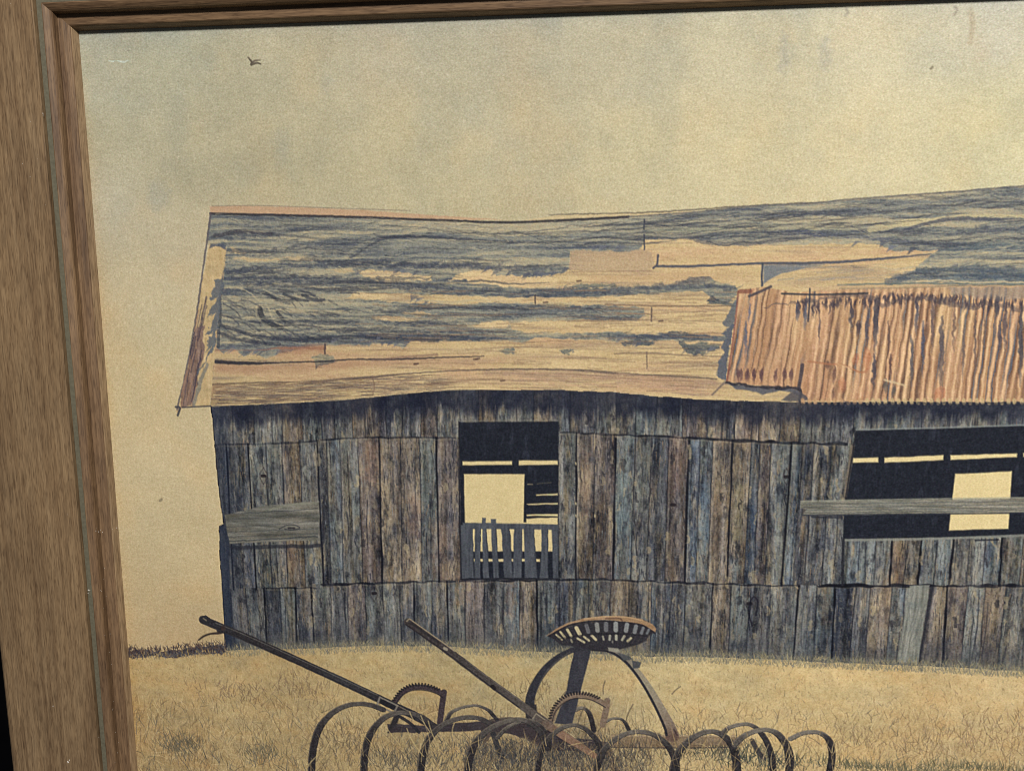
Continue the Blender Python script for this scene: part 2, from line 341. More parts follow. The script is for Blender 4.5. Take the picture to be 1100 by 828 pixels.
# tier joints
def joint(f, x0, x1, w_, a=.8, seed=3):
    xs = np.arange(x0, x1, 9.0)
    pts = [(x, f(x) + rng.uniform(-.8, .8)) for x in xs]
    stroke(pts, [w_ * rng.uniform(.4, 1.5) for _ in pts], (32, 33, 42), [a * rng.uniform(.5, 1.1) for _ in pts], mask=[WALL])
    stroke([(p[0], p[1] + 2.2) for p in pts], .7, (140, 130, 112), .3, mask=[WALL])
joint(t1, 232, 345, .9, .55); joint(t1, 345, 494, 1.0, .7); joint(t1, 602, 740, 1.0, .8); joint(t1, 738, 918, 1.7, .95)
joint(t2, 286, 345, 1.2, .7); joint(t2, 345, 494, 1.6, .8); joint(t2, 494, 745, 1.3, .85); joint(t2, 738, 760, 2.2, .9); joint(t2, 760, 860, 1.1, .7); joint(t2, 880, 1110, 2.0, .95); joint(t2, 1110, 1560, 1.4, .8)
# bottoms of boards standing proud of the grass in dull shade, dark band printed under the eave
ev = M(EAVE); 
yy_e = np.interp(GX, ev[:, 0], ev[:, 1]).astype(np.float32)[None]
dist = YY - yy_e
depth = 17 + 7 * noise(XX, YY * 0, 5, 5, 55, 3) + 4 * noise(XX, YY, 1.8, 9, 56, 2) - np.where(XX > 200, 2, 0)
sh = np.clip((depth - dist) / 7, 0, 1) * (dist > -1) * (LAB == WALL)
sh = sh * np.clip(.80 + .3 * noise(XX, YY, 7, 5, 58, 3), 0, .95)
C[:] = C * (1 - sh[..., None]) + np.array((48, 50, 62.), np.float32) * sh[..., None]
bl = M([(x, base(x)) for x in range(230, 1560, 20)]); yb_ = np.interp(GX, bl[:, 0], bl[:, 1]).astype(np.float32)[None]
lo = np.clip(1 - (yb_ - YY) / 26, 0, 1) * (LAB == WALL) * (.45 + .35 * noise(XX, YY, 9, 6, 59, 3))
C[:] = C * (1 - lo[..., None]) + np.array((66, 69, 76.), np.float32) * lo[..., None]
bg = noise(XX, YY, 26, 34, 62, 2) * (LAB == WALL); C += bg[..., None] * np.array((17, 15, 12.), np.float32)
hz_ = np.clip(1 - (yb_ - YY) / 9, 0, 1) * (LAB == WALL) * (.38 + .4 * noise(XX, YY, 5, 4, 63, 3))
C[:] = C * (1 - hz_[..., None]) + np.array((124, 119, 102.), np.float32) * hz_[..., None]
# dark outer strip and broken corner boards at the left
lc = np.clip((M([(262, 560)])[0][0] - XX) / 14, 0, 1) * (LAB == WALL) * .5
C[:] = C * (1 - lc[..., None]) + np.array((56, 62, 76.), np.float32) * lc[..., None]
stroke(LEFTW, 1.5, (40, 42, 52), .85, mask=[WALL])
poly([(235.5, 566), (244, 563), (247, 620), (250, 696), (242, 697)], (52, 58, 72), .6, mask=[WALL], rough=.8)

wm_ = (LAB == WALL)[..., None]; C[:] = np.where(wm_, (C - 100) * 1.18 + np.array((95, 96, 97.), np.float32), C)
# --- openings
INK = lambda x, y: np.array((27, 31, 42.), np.float32) + (noise(x, y, 1.5, 1.5, 5, 2) * 5)[..., None] + (np.clip(noise(x, y, 3, 9, 8, 3) - .25, 0, 1) * 26)[..., None] * np.array((1, 1, 1.1), np.float32)
def CREAM(x, y):
    return np.array((214, 195, 146.), np.float32) + (noise(x, y, 9, 9, 6, 2) * 3)[..., None] + ((x - M([(560, 500)])[0][0]) / 300 * np.array((10, 9, 6.)).reshape(3, 1, 1)).transpose(1, 2, 0)
DOOR = label('doorway'); GAPS = []
def gap(p):
    k = label('see_through_gap'); GAPS.append(k); return k
dr = [(493, 453.5), (600, 452.5), (600, 622), (496, 623)]
poly(dr, INK, lab=DOOR, rough=.3)
for p in ([(497, 495.5), (550, 495), (550, 499), (497, 499.5)], [(557.5, 494.5), (599, 494.5), (599, 499), (557.5, 499.5)],
          [(498.5, 509), (563.5, 509), (562.5, 561.5), (499.5, 561.5)], [(565.5, 557), (599, 555.5), (599, 562), (565.5, 562.5)],
          [(576, 531), (599, 530), (599, 531.6), (576, 532.2)], [(566, 541), (599, 540), (599, 541.6), (568, 542)], [(566, 552.5), (599, 551.8), (599, 554), (566, 554)],
          [(500, 561), (599, 561), (599, 592), (500, 592)], [(500, 600), (580, 600), (580, 602.8), (500, 602.8)]):
    poly(p, CREAM, lab=gap(p), rough=.25)
stroke([(567, 520), (572, 520)], .6, CREAM(np.zeros((1, 1)), np.zeros((1, 1)))[0, 0], .5); stroke([(577, 519.5), (592, 518)], .5, (150, 140, 110), .4)
GATE = label('picket_gate')
gc = lambda x, y: np.array((74, 78, 86.), np.float32) + (noise(x, y, 1.2, 9, 15, 2) * 12 + noise(x, y, 5, 9, 16, 2) * 8)[..., None]
poly([(497, 561), (545, 562), (599, 563), (600, 569), (548, 568), (497, 568)], gc, lab=GATE, rough=.3)
for a, b, c, d in ((494, 508, 509, 495), (510, 516.5, 516, 509.5), (518, 522, 526, 519), (527, 533, 536, 530), (538, 547.5, 551, 542), (552, 561, 560.5, 551), (563, 573.5, 577, 564), (582, 588.5, 589, 580), (592.5, 599.5, 600, 594)):
    ty = 556 if a == 518 else (557 if a == 527 else 564)
    poly([(a, ty), (b, ty), (c, 621), (d, 621)], gc, lab=GATE, rough=.5, seed=int(a))
    stroke([(b, 568), (c, 618)], .5, (40, 42, 50), .6, mask=[GATE])
stroke([(493, 453), (493.5, 530), (495.5, 622)], 1.0, (30, 30, 38), .8); stroke([(494, 452), (600, 451.5)], .8, (120, 118, 110), .5); stroke([(495, 622), (550, 621), (600, 622)], 1.0, (36, 36, 44), .8)
for v in (497, 540, 553): stroke([(618.6, v), (618.8, v + 1.6)], .9, (205, 190, 150), .8)
stroke([(639, 553), (639, 555)], .8, (205, 190, 150), .7)
WIN = label('window_opening')
wn = [(920, 462), (1000, 460.5), (1100, 457), (1160, 456), (1160, 574), (1100, 575.5), (1000, 577.5), (906, 579), (907.5, 535)]
poly(wn, INK, lab=WIN, rough=.3)
for p in ([(916.5, 492), (943.5, 491.2), (943.5, 496.2), (915.5, 497)], [(950, 491.5), (1013.5, 488.8), (1013, 494), (950, 496.6)], [(1021, 489), (1092.5, 486.8), (1092, 490.6), (1021, 494)],
          [(1099, 486.5), (1150, 485), (1150, 489), (1099, 490.4)], [(1026, 509), (1087, 506), (1083, 567.5), (1019.5, 569.5)]):
    poly(p, CREAM, lab=gap(p), rough=.3)
poly([(913, 480), (918, 478), (909.5, 534), (906, 534)], (110, 100, 88), .9, lab=WALL, rough=.4); stroke([(919.5, 464), (913, 505), (908.5, 534)], .8, (30, 30, 38), .9)
stroke([(920, 461.5), (1000, 459.5), (1100, 456.5)], .8, (132, 138, 136), .8); stroke([(906, 580), (1000, 578.5), (1110, 574.5)], 1.6, (134, 136, 128), .85); stroke([(1048, 580), (1072, 579.5)], 1.2, (34, 36, 46), .8)
stroke([(906, 579), (905, 628)], 1.6, (34, 36, 44), .9); stroke([(973, 461), (974, 459)], .8, (130, 130, 130), .5)

def boardcol(c0, horiz, sd, amp=16):
    c0 = np.array(c0, np.float32)
    def f(x, y):
        sx, sy_ = (22, 1.7) if horiz else (1.7, 22)
        return c0 + (noise(x, y, sx, sy_, sd, 3) * amp + noise(x, y, 2, 2, sd + 1, 2) * 6)[..., None] + (noise(x, y, 12, 5, sd + 2, 3) * 20)[..., None] * np.array((1, .8, .6), np.float32)
    return f
NB = label('nailed_board')
poly([(243, 586), (345, 584), (346, 540), (349, 538), (349, 583), (345, 588), (250, 590)], (36, 38, 48), .7, mask=[WALL], rough=.7)
poly([(241, 552.5), (272, 546), (300, 541), (343, 538), (342.5, 580), (300, 581), (246, 583.5)], boardcol((108, 106, 98), True, 61, 34), lab=NB, rough=.7)
for y0, y1, a in ((552, 549, .5), (558, 556, .3), (566, 562, .35), (572, 571, .45), (577, 576, .4), (581.5, 579, .8)):
    stroke([(243, y0), (290, y0 - 2.5), (341, y1 - 3)], .7, (46, 52, 60), a, mask=[NB], rough=.5)
stroke([(300, 568), (308, 564), (317, 564), (322, 567), (314, 569), (306, 568)], .7, (50, 52, 58), .9, mask=[NB]); stroke([(310, 567), (316, 567)], 1.4, (46, 44, 50), .8, mask=[NB])
stroke([(290, 547), (320, 541), (341, 540)], 1.6, (140, 140, 122), .5, mask=[NB], rough=.6)
poly([(870, 553), (905, 553), (905, 557), (872, 556)], (36, 38, 48), .7, mask=[WALL])
BAR = NB2 = label('nailed_board')
poly([(860, 538.5), (880, 538), (1000, 536), (1160, 534), (1160, 550), (1000, 551.5), (880, 553.5), (862, 552.5), (867, 547), (860, 545.5)], boardcol((130, 127, 115), True, 71, 34), lab=BAR, rough=.4)
for y0 in (541, 544.5, 548, 550.5): stroke([(863, y0), (930, y0 - .5), (1010, y0 - 1.4), (1110, y0 - 3)], .6, (66, 72, 78), .5, mask=[BAR], rough=.6, seed=int(y0))
stroke([(861, 538), (1000, 535.6), (1120, 534)], .8, (160, 160, 142), .7); stroke([(862, 553), (1000, 552), (1120, 550.6)], .8, (44, 48, 58), .9)
LB = label('leaning_board')
poly([(999, 629), (1004, 629), (989, 712), (985, 712)], (34, 36, 46), .8, mask=[WALL], soft=.8)
poly([(977, 629), (999, 628), (986, 712), (964, 711)], boardcol((130, 131, 123), False, 81, 30), lab=LB, rough=.4)
for k, o in enumerate((-7, -3, 1, 5, 8)): stroke([(988 + o, 631 + 6 * k), (981 + o + (k % 2), 670), (975 + o, 706 - 5 * k)], .6, (70, 74, 78), .32, mask=[LB], rough=.8)

# --- roof
ROOF = label('shingle_roof')
RIDGE = [(226, 229.5), (330, 232), (400, 234), (480, 237), (540, 239), (600, 237), (675, 233), (720, 230), (760, 227), (800, 222.5), (885, 217.5), (905, 215), (1000, 208), (1040, 205), (1100, 200), (1200, 196), (1400, 206), (1530, 210)]
roofp = RIDGE + [(1570, 436)] + EAVE[::-1][1:]
def board(x, y):
    c = np.array((200, 176, 132.), np.float32) + (noise(x, y, 40, 2.2, 101, 3) * 10 + noise(x, y, 1.4, 1.2, 102, 2) * 5)[..., None]
    k = np.clip(noise(x, y, 60, 7, 103, 3) * 1.6 + .1, 0, 1)[..., None]; c = c * (1 - .6 * k) + np.array((192, 154, 122.), np.float32) * .6 * k
    g = np.clip(noise(x, y, 46, 2.4, 104, 3) * 1.7 - .2, 0, 1)[..., None]; c = c * (1 - .6 * g) + np.array((140, 122, 106.), np.float32) * .6 * g
    return c - np.clip((M([(500, 300)])[0][0] - x) / 260, 0, 1)[..., None] * np.array((14, 12, 6.), np.float32)
poly(roofp, board, lab=ROOF, rough=.3)
# pale ridge board above the dark ridge line
poly([(225, 221.5), (260, 221), (330, 223), (400, 226.5), (475, 232), (540, 236), (480, 236.5), (400, 233.5), (330, 231.5), (226, 229)], (186, 152, 122), .85, lab=ROOF, rough=.4)
poly([(560, 237.5), (600, 231), (640, 230), (700, 228), (740, 226.5), (760, 227.5), (720, 231), (675, 233.5), (600, 237.5)], (196, 176, 136), .8, lab=ROOF, rough=.3)
stroke([(228, 221.5), (280, 221), (340, 223), (440, 226.5)], .5, (110, 96, 88), .55); 
stroke([(590, 231), (620, 230), (660, 229.5), (700, 228), (760, 224.5), (800, 221.5), (885, 217)], [.5, .9, .6, .9, 1, 1, .8], (92, 84, 76), .75, rough=.4)

def shingle(x, y, sd=0):
    wx = x + 5 * noise(x, y, 30, 12, 201 + sd, 2); wy = y + 2.6 * noise(x, y, 36, 14, 202 + sd, 3)
    s = noise(wx, wy, 52, 1.9, 203 + sd, 3); b = noise(wx, wy, 80, 6.0, 205 + sd, 4); f = noise(x, y, 1.6, 1.2, 206 + sd, 2)
    v = np.clip(.54 + .85 * b + .72 * s + .14 * f, 0, 1)[..., None]
    lo, mi, hi = np.array((82, 87, 97.), np.float32), np.array((124, 126, 120.), np.float32), np.array((168, 159, 134.), np.float32)
    c = np.where(v < .5, lo + (mi - lo) * v * 2, mi + (hi - mi) * (v - .5) * 2)
    return c
G1 = RIDGE[:-2] + [(1540, 300), (1100, 306), (1000, 304), (955, 303), (948, 302), (965, 297), (980, 291), (990, 283), (1008, 268), (985, 270), (965, 270), (940, 262), (900, 262), (880, 263), (845, 263), (800, 263), (770, 262), (750, 258), (735, 256), (692, 257),
                   (690, 267), (680, 270), (660, 270), (640, 271), (630, 269), (613, 269), (612, 285), (609, 291), (590, 296), (560, 300), (540, 300), (520, 303), (480, 304), (470, 313), (383, 314), (340, 340), (400, 368), (395, 372), (350, 369), (330, 373), (300, 380), (285, 386), (272, 378), (262, 383), (250, 374), (240, 380), (232, 372), (236, 330), (243, 266), (222, 262)]
poly(G1, shingle, lab=ROOF, rough=1.1, rs=(4, 2.5), seed=5)
# grey sheets running out to the right of the left-hand mass
poly([(380, 303), (440, 304), (540, 305), (555, 309), (600, 310.5), (650, 309), (700, 307.5), (722, 306), (738, 301), (741, 298), (762, 297), (768, 302), (790, 307), (792, 312), (789, 320), (782, 326), (760, 327), (764, 319), (755, 313), (700, 315.5), (640, 319), (600, 319), (550, 319.5), (500, 317.5), (430, 315), (380, 314)], lambda x, y: shingle(x, y) - 6, rough=.9, rs=(4, 2), seed=9)
poly([(340, 318), (400, 322), (440, 326), (500, 327), (530, 325), (580, 326), (640, 328), (680, 329.5), (692, 331), (692, 338), (684, 344), (650, 344), (600, 344), (560, 345), (548, 347), (549, 354), (562, 358), (600, 358), (660, 357), (700, 360), (720, 356.5), (745, 359), (780, 361), (785, 366), (760, 366), (700, 365), (690, 370), (672, 366), (600, 364), (575, 362), (563, 368), (545, 366), (470, 366), (440, 366), (434, 374), (420, 370), (398, 369), (340, 370)], lambda x, y: shingle(x, y) - 2, rough=1.1, rs=(4, 2), seed=12)
for p in ([(383, 291), (405, 290), (435, 292), (462, 297), (464, 302), (440, 302), (420, 305), (405, 302), (392, 297)],
          [(400, 341), (425, 340), (450, 343), (432, 345), (405, 344)], [(372, 313), (400, 316), (430, 317), (430, 322), (400, 321), (385, 319)],
          [(508, 350), (520, 346), (545, 344.5), (548, 348), (545, 352), (520, 353.5)],
          [(482, 302), (492, 295), (510, 290), (527, 288), (533, 295), (560, 297), (590, 296), (600, 302), (596, 308), (555, 308), (540, 303), (510, 303), (500, 301)],
          [(515, 304), (540, 302), (565, 306), (540, 308)]):
    poly(p, lambda x, y: board(x, y) + 8, rough=1.2, rs=(3, 2), seed=int(p[0][0]))
# small torn scraps of shingle
for p in ([(536, 377), (545, 373.5), (552, 374), (552, 380), (540, 380.5)], [(602, 377), (610, 375), (617, 376), (612, 380.5), (603, 380)], [(335, 383), (345, 380), (358, 382), (360, 389), (348, 391), (340, 396), (337, 388)],
          [(727, 367), (745, 369), (752, 367), (775, 371), (772, 376), (760, 378), (755, 382), (742, 381), (733, 375)], [(666, 367), (680, 366), (705, 366), (695, 371), (683, 369), (670, 372)], [(720, 357), (735, 356), (752, 359), (735, 360)],
          [(758, 324), (765, 316), (772, 322), (790, 325), (787, 330), (770, 326)], [(605, 309), (625, 305), (660, 304.5), (664, 309)]):
    poly(p, lambda x, y: shingle(x, y, 3) - 16, rough=1.3, rs=(2.5, 1.5), seed=int(p[0][1]))
# the courses: dark and pale weathered bands along the boards
def band(pts, w, c, a, sd):
    n_ = len(pts); ww = [w * (.35 if k in (0, n_ - 1) else 1) for k in range(n_)]
    stroke(pts, ww, c, a, mask=[ROOF], rough=2.2, soft=1.0, seed=sd, grain=16)
DB, PB = (70, 75, 88), (158, 152, 132)
for k_, (pts, w, c, a) in enumerate((
    ([(226, 256), (250, 253), (280, 251), (300, 254)], 3.6, DB, .6), ([(250, 268), (290, 265), (340, 268), (372, 272)], 5, PB, .55), ([(250, 277), (300, 275), (350, 279)], 3.4, (170, 158, 132), .5),
    ([(238, 292), (280, 288), (320, 286), (370, 284), (400, 285), (470, 286), (530, 288)], 3.4, DB, .7), ([(250, 297), (300, 292), (350, 291), (380, 292)], 3, PB, .5), ([(250, 304), (300, 301), (350, 300), (400, 304), (440, 307), (500, 309)], 4, DB, .7),
    ([(300, 297), (340, 295), (372, 296)], 2.4, (180, 166, 136), .45), ([(236, 308), (270, 308), (330, 306), (380, 311)], 2, (176, 166, 140), .6), ([(410, 268), (450, 264), (500, 266), (560, 270), (605, 270)], 10, (136, 136, 126), .5), ([(240, 243), (290, 239), (350, 242), (395, 245)], 5, (136, 134, 122), .5), ([(410, 243), (450, 241), (510, 243)], 3.4, (146, 143, 128), .5), ([(600, 246), (650, 240), (690, 241)], 3.6, (150, 147, 130), .5),
    ([(400, 283), (440, 284), (500, 285), (560, 288), (606, 287)], 3, DB, .6), ([(430, 311), (500, 313), (560, 314), (640, 312), (700, 310), (750, 304), (784, 312)], 3.2, DB, .6), ([(400, 330), (450, 334), (500, 333), (560, 336), (640, 335), (688, 337)], 5, (132, 134, 126), .5), ([(400, 345), (440, 347), (490, 346)], 3, DB, .6), ([(420, 341), (460, 342), (500, 341)], 2, (176, 164, 136), .5),
    ([(240, 356), (290, 362), (340, 364), (400, 360), (470, 361), (540, 363)], 3.4, DB, .65), ([(340, 330), (380, 328), (430, 333)], 4, PB, .4), ([(380, 350), (430, 354), (500, 354)], 3, PB, .45), ([(600, 361), (680, 362), (760, 363)], 2.4, DB, .5),
    ([(920, 225), (980, 220), (1040, 216), (1100, 214)], 6, (126, 126, 120), .45), ([(1020, 252), (1060, 247), (1100, 246)], 4, DB, .5), ([(1020, 268), (1060, 266), (1100, 268)], 5, (118, 128, 128), .45), ([(760, 236), (820, 231), (880, 228), (940, 228)], 4, (94, 98, 106), .5), ([(1000, 300), (1050, 298), (1100, 300)], 3, (104, 118, 124), .5))):
    band(pts, w, c, a, k_ + 3)
for p in ([(250, 278), (262, 275), (280, 279), (300, 278), (300, 281), (270, 281)], [(300, 277), (320, 276), (345, 279), (320, 280)], [(350, 290), (372, 288), (384, 291), (370, 294)], [(430, 336), (448, 334), (470, 338), (450, 340)], [(404, 343), (430, 341), (452, 344), (430, 346)], [(560, 306), (585, 305), (600, 307), (580, 309)], [(246, 266), (256, 268), (266, 273), (252, 272)], [(560, 326), (600, 325), (640, 327), (600, 329)]):
    poly(p, lambda x, y: board(x, y) + 2, .8, mask=[ROOF], rough=1.3, rs=(3, 1.5), seed=int(p[0][0]))
# smooth folds of felt: long dark and light curves
def fold(pts, w=1.2, c=(48, 52, 66), a=.8, r=.5): stroke(pts, w, c, a * .78, mask=[ROOF], rough=r, seed=int(pts[0][0]))
DKF = (60, 63, 74); LTF = (176, 168, 140)
stroke(RIDGE[:7], 1.5, (50, 48, 54), .92, rough=.2); stroke(RIDGE[6:], 1.0, (96, 94, 94), .75, rough=.2)
fold([(400, 257), (430, 254), (470, 255), (520, 259), (560, 261), (600, 260), (640, 255), (660, 256), (692, 258)], [1, 1.8, 1.4, 1.8, 1.6, 1.3, 1, 1.5, 1], DKF, .9)
fold([(371, 280), (385, 272), (400, 262), (415, 256), (440, 254)], 1.2, DKF, .7); fold([(368, 279), (383, 266), (396, 260)], 2.2, LTF, .45)
for k in range(7): fold([(436 + 8 * k, 244 + k), (505 + k * 3, 247 + k * 1.2), (530 + k * 2, 252 + k * .8), (546, 259)], .6, DKF if k % 2 else LTF, .6)
for k in range(5): fold([(600 + 10 * k, 243 + k * 1.5), (575, 248 + k), (560, 253), (552, 259)], .6, DKF if k % 2 else LTF, .6)
fold([(227, 255), (260, 248), (300, 252), (340, 256), (400, 258)], 1.6, DKF, .5); fold([(230, 253), (262, 249), (292, 252)], 2.6, (64, 60, 66), .6, 1)
fold([(690, 243), (640, 244), (600, 240)], .8, LTF, .5)
fold([(693, 256), (715, 256), (735, 254), (760, 260), (790, 262), (820, 260), (850, 255), (880, 252)], [1, 2, 3, 3, 2.5, 3, 3, 3], (92, 92, 98), .75, .8)
fold([(694, 246), (740, 247), (790, 245), (840, 244), (880, 243), (920, 246)], [3, 4.5, 4.5, 4, 4, 2], (166, 162, 132), .7, .8)
fold([(693, 241), (740, 243), (790, 243), (850, 242), (905, 241)], 1.4, DKF, .75)
fold([(825, 243), (870, 242), (905, 243), (935, 249)], 1.2, LTF, .6); fold([(825, 253), (855, 250), (890, 252), (930, 255), (960, 258), (985, 262)], [2, 3.4, 2.5, 3, 2.5, 1], (74, 80, 98), .8, .8)
fold([(935, 247), (970, 240), (1000, 237), (1030, 233), (1060, 232), (1100, 233)], [3.6, 4, 3, 2.2, 2, 2], (198, 184, 140), .85, .5)
fold([(968, 249), (985, 243), (1010, 237), (1035, 235), (1070, 236), (1120, 237)], [1, 2, 2.2, 2.2, 2.2, 1.4], (62, 66, 84), .85, .5)
for k in range(5): fold([(905 + 3 * k, 243), (925, 245 + k), (934, 249 + k)], .5, DKF if k % 2 else LTF, .7)
fold([(985, 292), (1010, 290), (1040, 288), (1100, 292)], 4, (72, 84, 98), .6, 2); fold([(955, 302), (985, 294), (1040, 293), (1100, 299)], 5, (66, 78, 94), .65, 2); fold([(1010, 272), (1050, 264), (1100, 262)], 4, (80, 92, 100), .5, 2); fold([(1005, 276), (1060, 273), (1100, 275)], 1.2, LTF, .5); fold([(990, 286), (1040, 283), (1100, 284)], .9, LTF, .4)
# crumpled felt at the left
for k in range(150):
    u, v = rng.uniform(238, 372), rng.uniform(306, 364); l = rng.uniform(6, 26); dv = rng.uniform(2, 12) * (1.2 - (u - 238) / 140)
    fold([(u, v), (u + l * .5, v + dv * .35), (u + l, v + dv)], rng.uniform(.5, 1.7), DKF if rng.rand() < .6 else (146, 144, 126), rng.uniform(.35, .8), .8)
for (a, b, c, w_, col) in (((279, 332), (285, 345), (302, 352), 3.4, (38, 42, 54)), ((288, 330), (294, 344), (308, 352), 1.1, (190, 178, 146)), ((298, 335), (305, 344), (315, 349), 2, (44, 48, 60)), ((275, 330), (277, 342), (290, 351), 1, (160, 152, 128)),
                           ((284, 314), (300, 322), (314, 323), 2, (44, 48, 60)), ((283, 311), (297, 317), (312, 320), .9, (186, 174, 144)), ((305, 316), (320, 322), (330, 323), 2, (48, 52, 64)), ((325, 317), (338, 322), (348, 322), 2, (48, 52, 64)),
                           ((240, 309), (262, 311), (280, 324), 1, (184, 172, 142)), ((238, 350), (280, 362), (330, 366), 2.2, (46, 50, 64)), ((236, 358), (262, 366), (300, 370), 2.2, (48, 52, 66)), ((330, 364), (390, 362), (470, 366), 2.2, (46, 50, 64))):
    fold([a, b, c], w_, col, .85, .5)
fold([(237, 312), (236, 340), (234, 372)], 2.4, (48, 54, 68), .8, 1); fold([(240, 262), (237, 290), (238, 310)], 3, (70, 78, 92), .75, 1.6)
for (u, v, l) in ((250, 298, 110), (262, 306, 180), (360, 310, 60), (252, 290, 60), (300, 281, 120), (240, 269, 70), (380, 300, 90), (260, 346, 130), (400, 333, 80), (430, 348, 70), (330, 352, 140), (400, 358, 130), (470, 330, 200), (600, 340, 80)):
    fold([(u, v), (u + l * .33, v + rng.uniform(-3, 3)), (u + l * .66, v + rng.uniform(-3, 3)), (u + l, v + rng.uniform(-2, 2))], [.8, 2.4, 2, .8], DKF, .6, 1.2)
    fold([(u, v - 4), (u + l * .33, v - 4 + rng.uniform(-2, 2)), (u + l, v - 3 + rng.uniform(-2, 2))], 1, LTF, .45, 1.2)
# fine grain of the shingles
n = 15000; q = rpoly(roofp, n)
lum = C[np.clip(np.searchsorted(GY, q[:, 1]), 0, H - 1), np.clip(np.searchsorted(GX, q[:, 0]), 0, W - 1)].mean(1)
isg = lum < 142
hc = np.where(isg[:, None], pick([(56, 60, 70), (168, 160, 134), (70, 75, 84)], n, 8), pick([(150, 122, 98), (222, 200, 150), (170, 140, 108), (214, 190, 140)], n, 6))
hairs(q[:, 0], q[:, 1], rng.randn(n) * .09 + np.where(isg, .25 * noise(q[:, 0], q[:, 1], 14, 8, 7, 2), 0), rng.uniform(1.5, 8, n), hc, np.where(isg, .3, .2), rng.randn(n) * .3, mask=[ROOF])
# diagonal ragged tatters along the lower edges
def tatter(pts, n, l=(3, 8), c=DKF, a=.75, ang=2.5):
    """torn triangular tongues hanging from the lower edge"""
    p = smooth(M(pts), 10)
    for k in range(max(4, n // 9)):
        s_ = rng.uniform(0, len(p) - 1.01); i_ = int(s_); q = p[i_] * (1 - s_ + i_) + p[i_ + 1] * (s_ - i_) + rng.randn(2) * .6
        b = rng.uniform(1.5, 4.5); h = rng.uniform(l[0], l[1]) * .75; dx = -h * rng.uniform(.5, 1.3)
        cc = np.array(c, float) + rng.uniform(14, 50)
        poly([(q[0] - b / 2, q[1] - 1.6), (q[0] + b / 2 + 1, q[1] - 1.4), (q[0] + dx, q[1] + h * .6)], cc, a * rng.uniform(.6, 1.1), plane=True, rough=.4, rs=(2, 2), mask=[ROOF, GB_])
GB_ = 255
tatter([(525, 289), (560, 294), (590, 294), (610, 289)], 130); tatter([(385, 292), (400, 290), (430, 291), (462, 297)], 60, (2, 5)); tatter([(400, 367), (420, 370), (440, 370), (480, 366)], 60, (2, 5)); tatter([(240, 372), (270, 377), (300, 377)], 120, (3, 9))
tatter([(340, 368), (400, 366), (440, 366)], 60, (2, 6)); tatter([(636, 266), (660, 267), (690, 264)], 60, (3, 6)); tatter([(905, 262), (940, 262), (965, 268), (990, 269)], 40, (3, 7)); tatter([(233, 300), (232, 330), (228, 360), (222, 390)], 150, (4, 10)); tatter([(665, 367), (690, 368)], 30, (2, 6)); tatter([(735, 378), (770, 376)], 30, (2, 6)); tatter([(440, 318), (470, 330)], 10)
for k in range(380):
    u = rng.uniform(236, 1080); top_ = np.interp(u, [p[0] for p in RIDGE], [p[1] for p in RIDGE]); v = rng.uniform(top_ + 3, 366 if u < 570 else (266 if u < 905 else 300)); l = rng.uniform(18, 110)
    m_ = C[min(H - 1, np.searchsorted(GY, M([(u, v)])[0][1])), min(W - 1, np.searchsorted(GX, M([(u, v)])[0][0]))].mean()
    if m_ > 152: continue
    sl_ = (top_ - np.interp(u + l, [p[0] for p in RIDGE], [p[1] for p in RIDGE])) * .8; wv_ = rng.uniform(-1.6, 1.6)
    fold([(u, v), (u + l * .3, v + wv_ - sl_ * .3), (u + l * .65, v - wv_ - sl_ * .65), (u + l, v - sl_)], [.3, rng.uniform(.4, 1.3), rng.uniform(.4, 1.3), .3], (62, 64, 72) if rng.rand() < .55 else (172, 164, 138), rng.uniform(.35, .8), .6)
poly([(614, 270), (640, 271), (660, 271), (690, 268), (700, 272), (704, 288), (690, 291), (612, 290)], (172, 148, 122), .6, mask=[ROOF], rough=.8); 
for (p_, c_, a_) in (([(232, 390), (300, 392), (380, 388), (460, 386), (400, 393), (300, 399), (232, 399)], (158, 122, 98), .45), ([(232, 414), (300, 412), (380, 407), (400, 409), (380, 416), (300, 421), (232, 423)], (110, 92, 84), .55), ([(400, 388), (470, 383), (560, 382), (640, 385), (560, 389), (470, 393), (410, 396)], (176, 146, 118), .45),
                     ([(520, 398), (600, 397), (680, 403), (770, 408), (770, 414), (680, 410), (600, 404), (520, 404)], (150, 122, 106), .55), ([(300, 372), (349, 370), (349, 380), (300, 380)], (158, 112, 92), .5), ([(820, 305), (880, 298), (950, 290), (975, 288), (930, 301), (860, 307)], (176, 150, 120), .45), ([(620, 296), (700, 294), (790, 292), (815, 300), (700, 304), (640, 304)], (184, 152, 118), .35),
                     ([(470, 402), (560, 402), (600, 408), (520, 413), (450, 414)], (186, 152, 122), .4), ([(420, 414), (470, 410), (540, 408), (470, 417)], (214, 190, 142), .5)):
    poly(p_, c_, a_, mask=[ROOF], rough=2.2, rs=(14, 3), soft=1.6, seed=int(p_[0][0]))
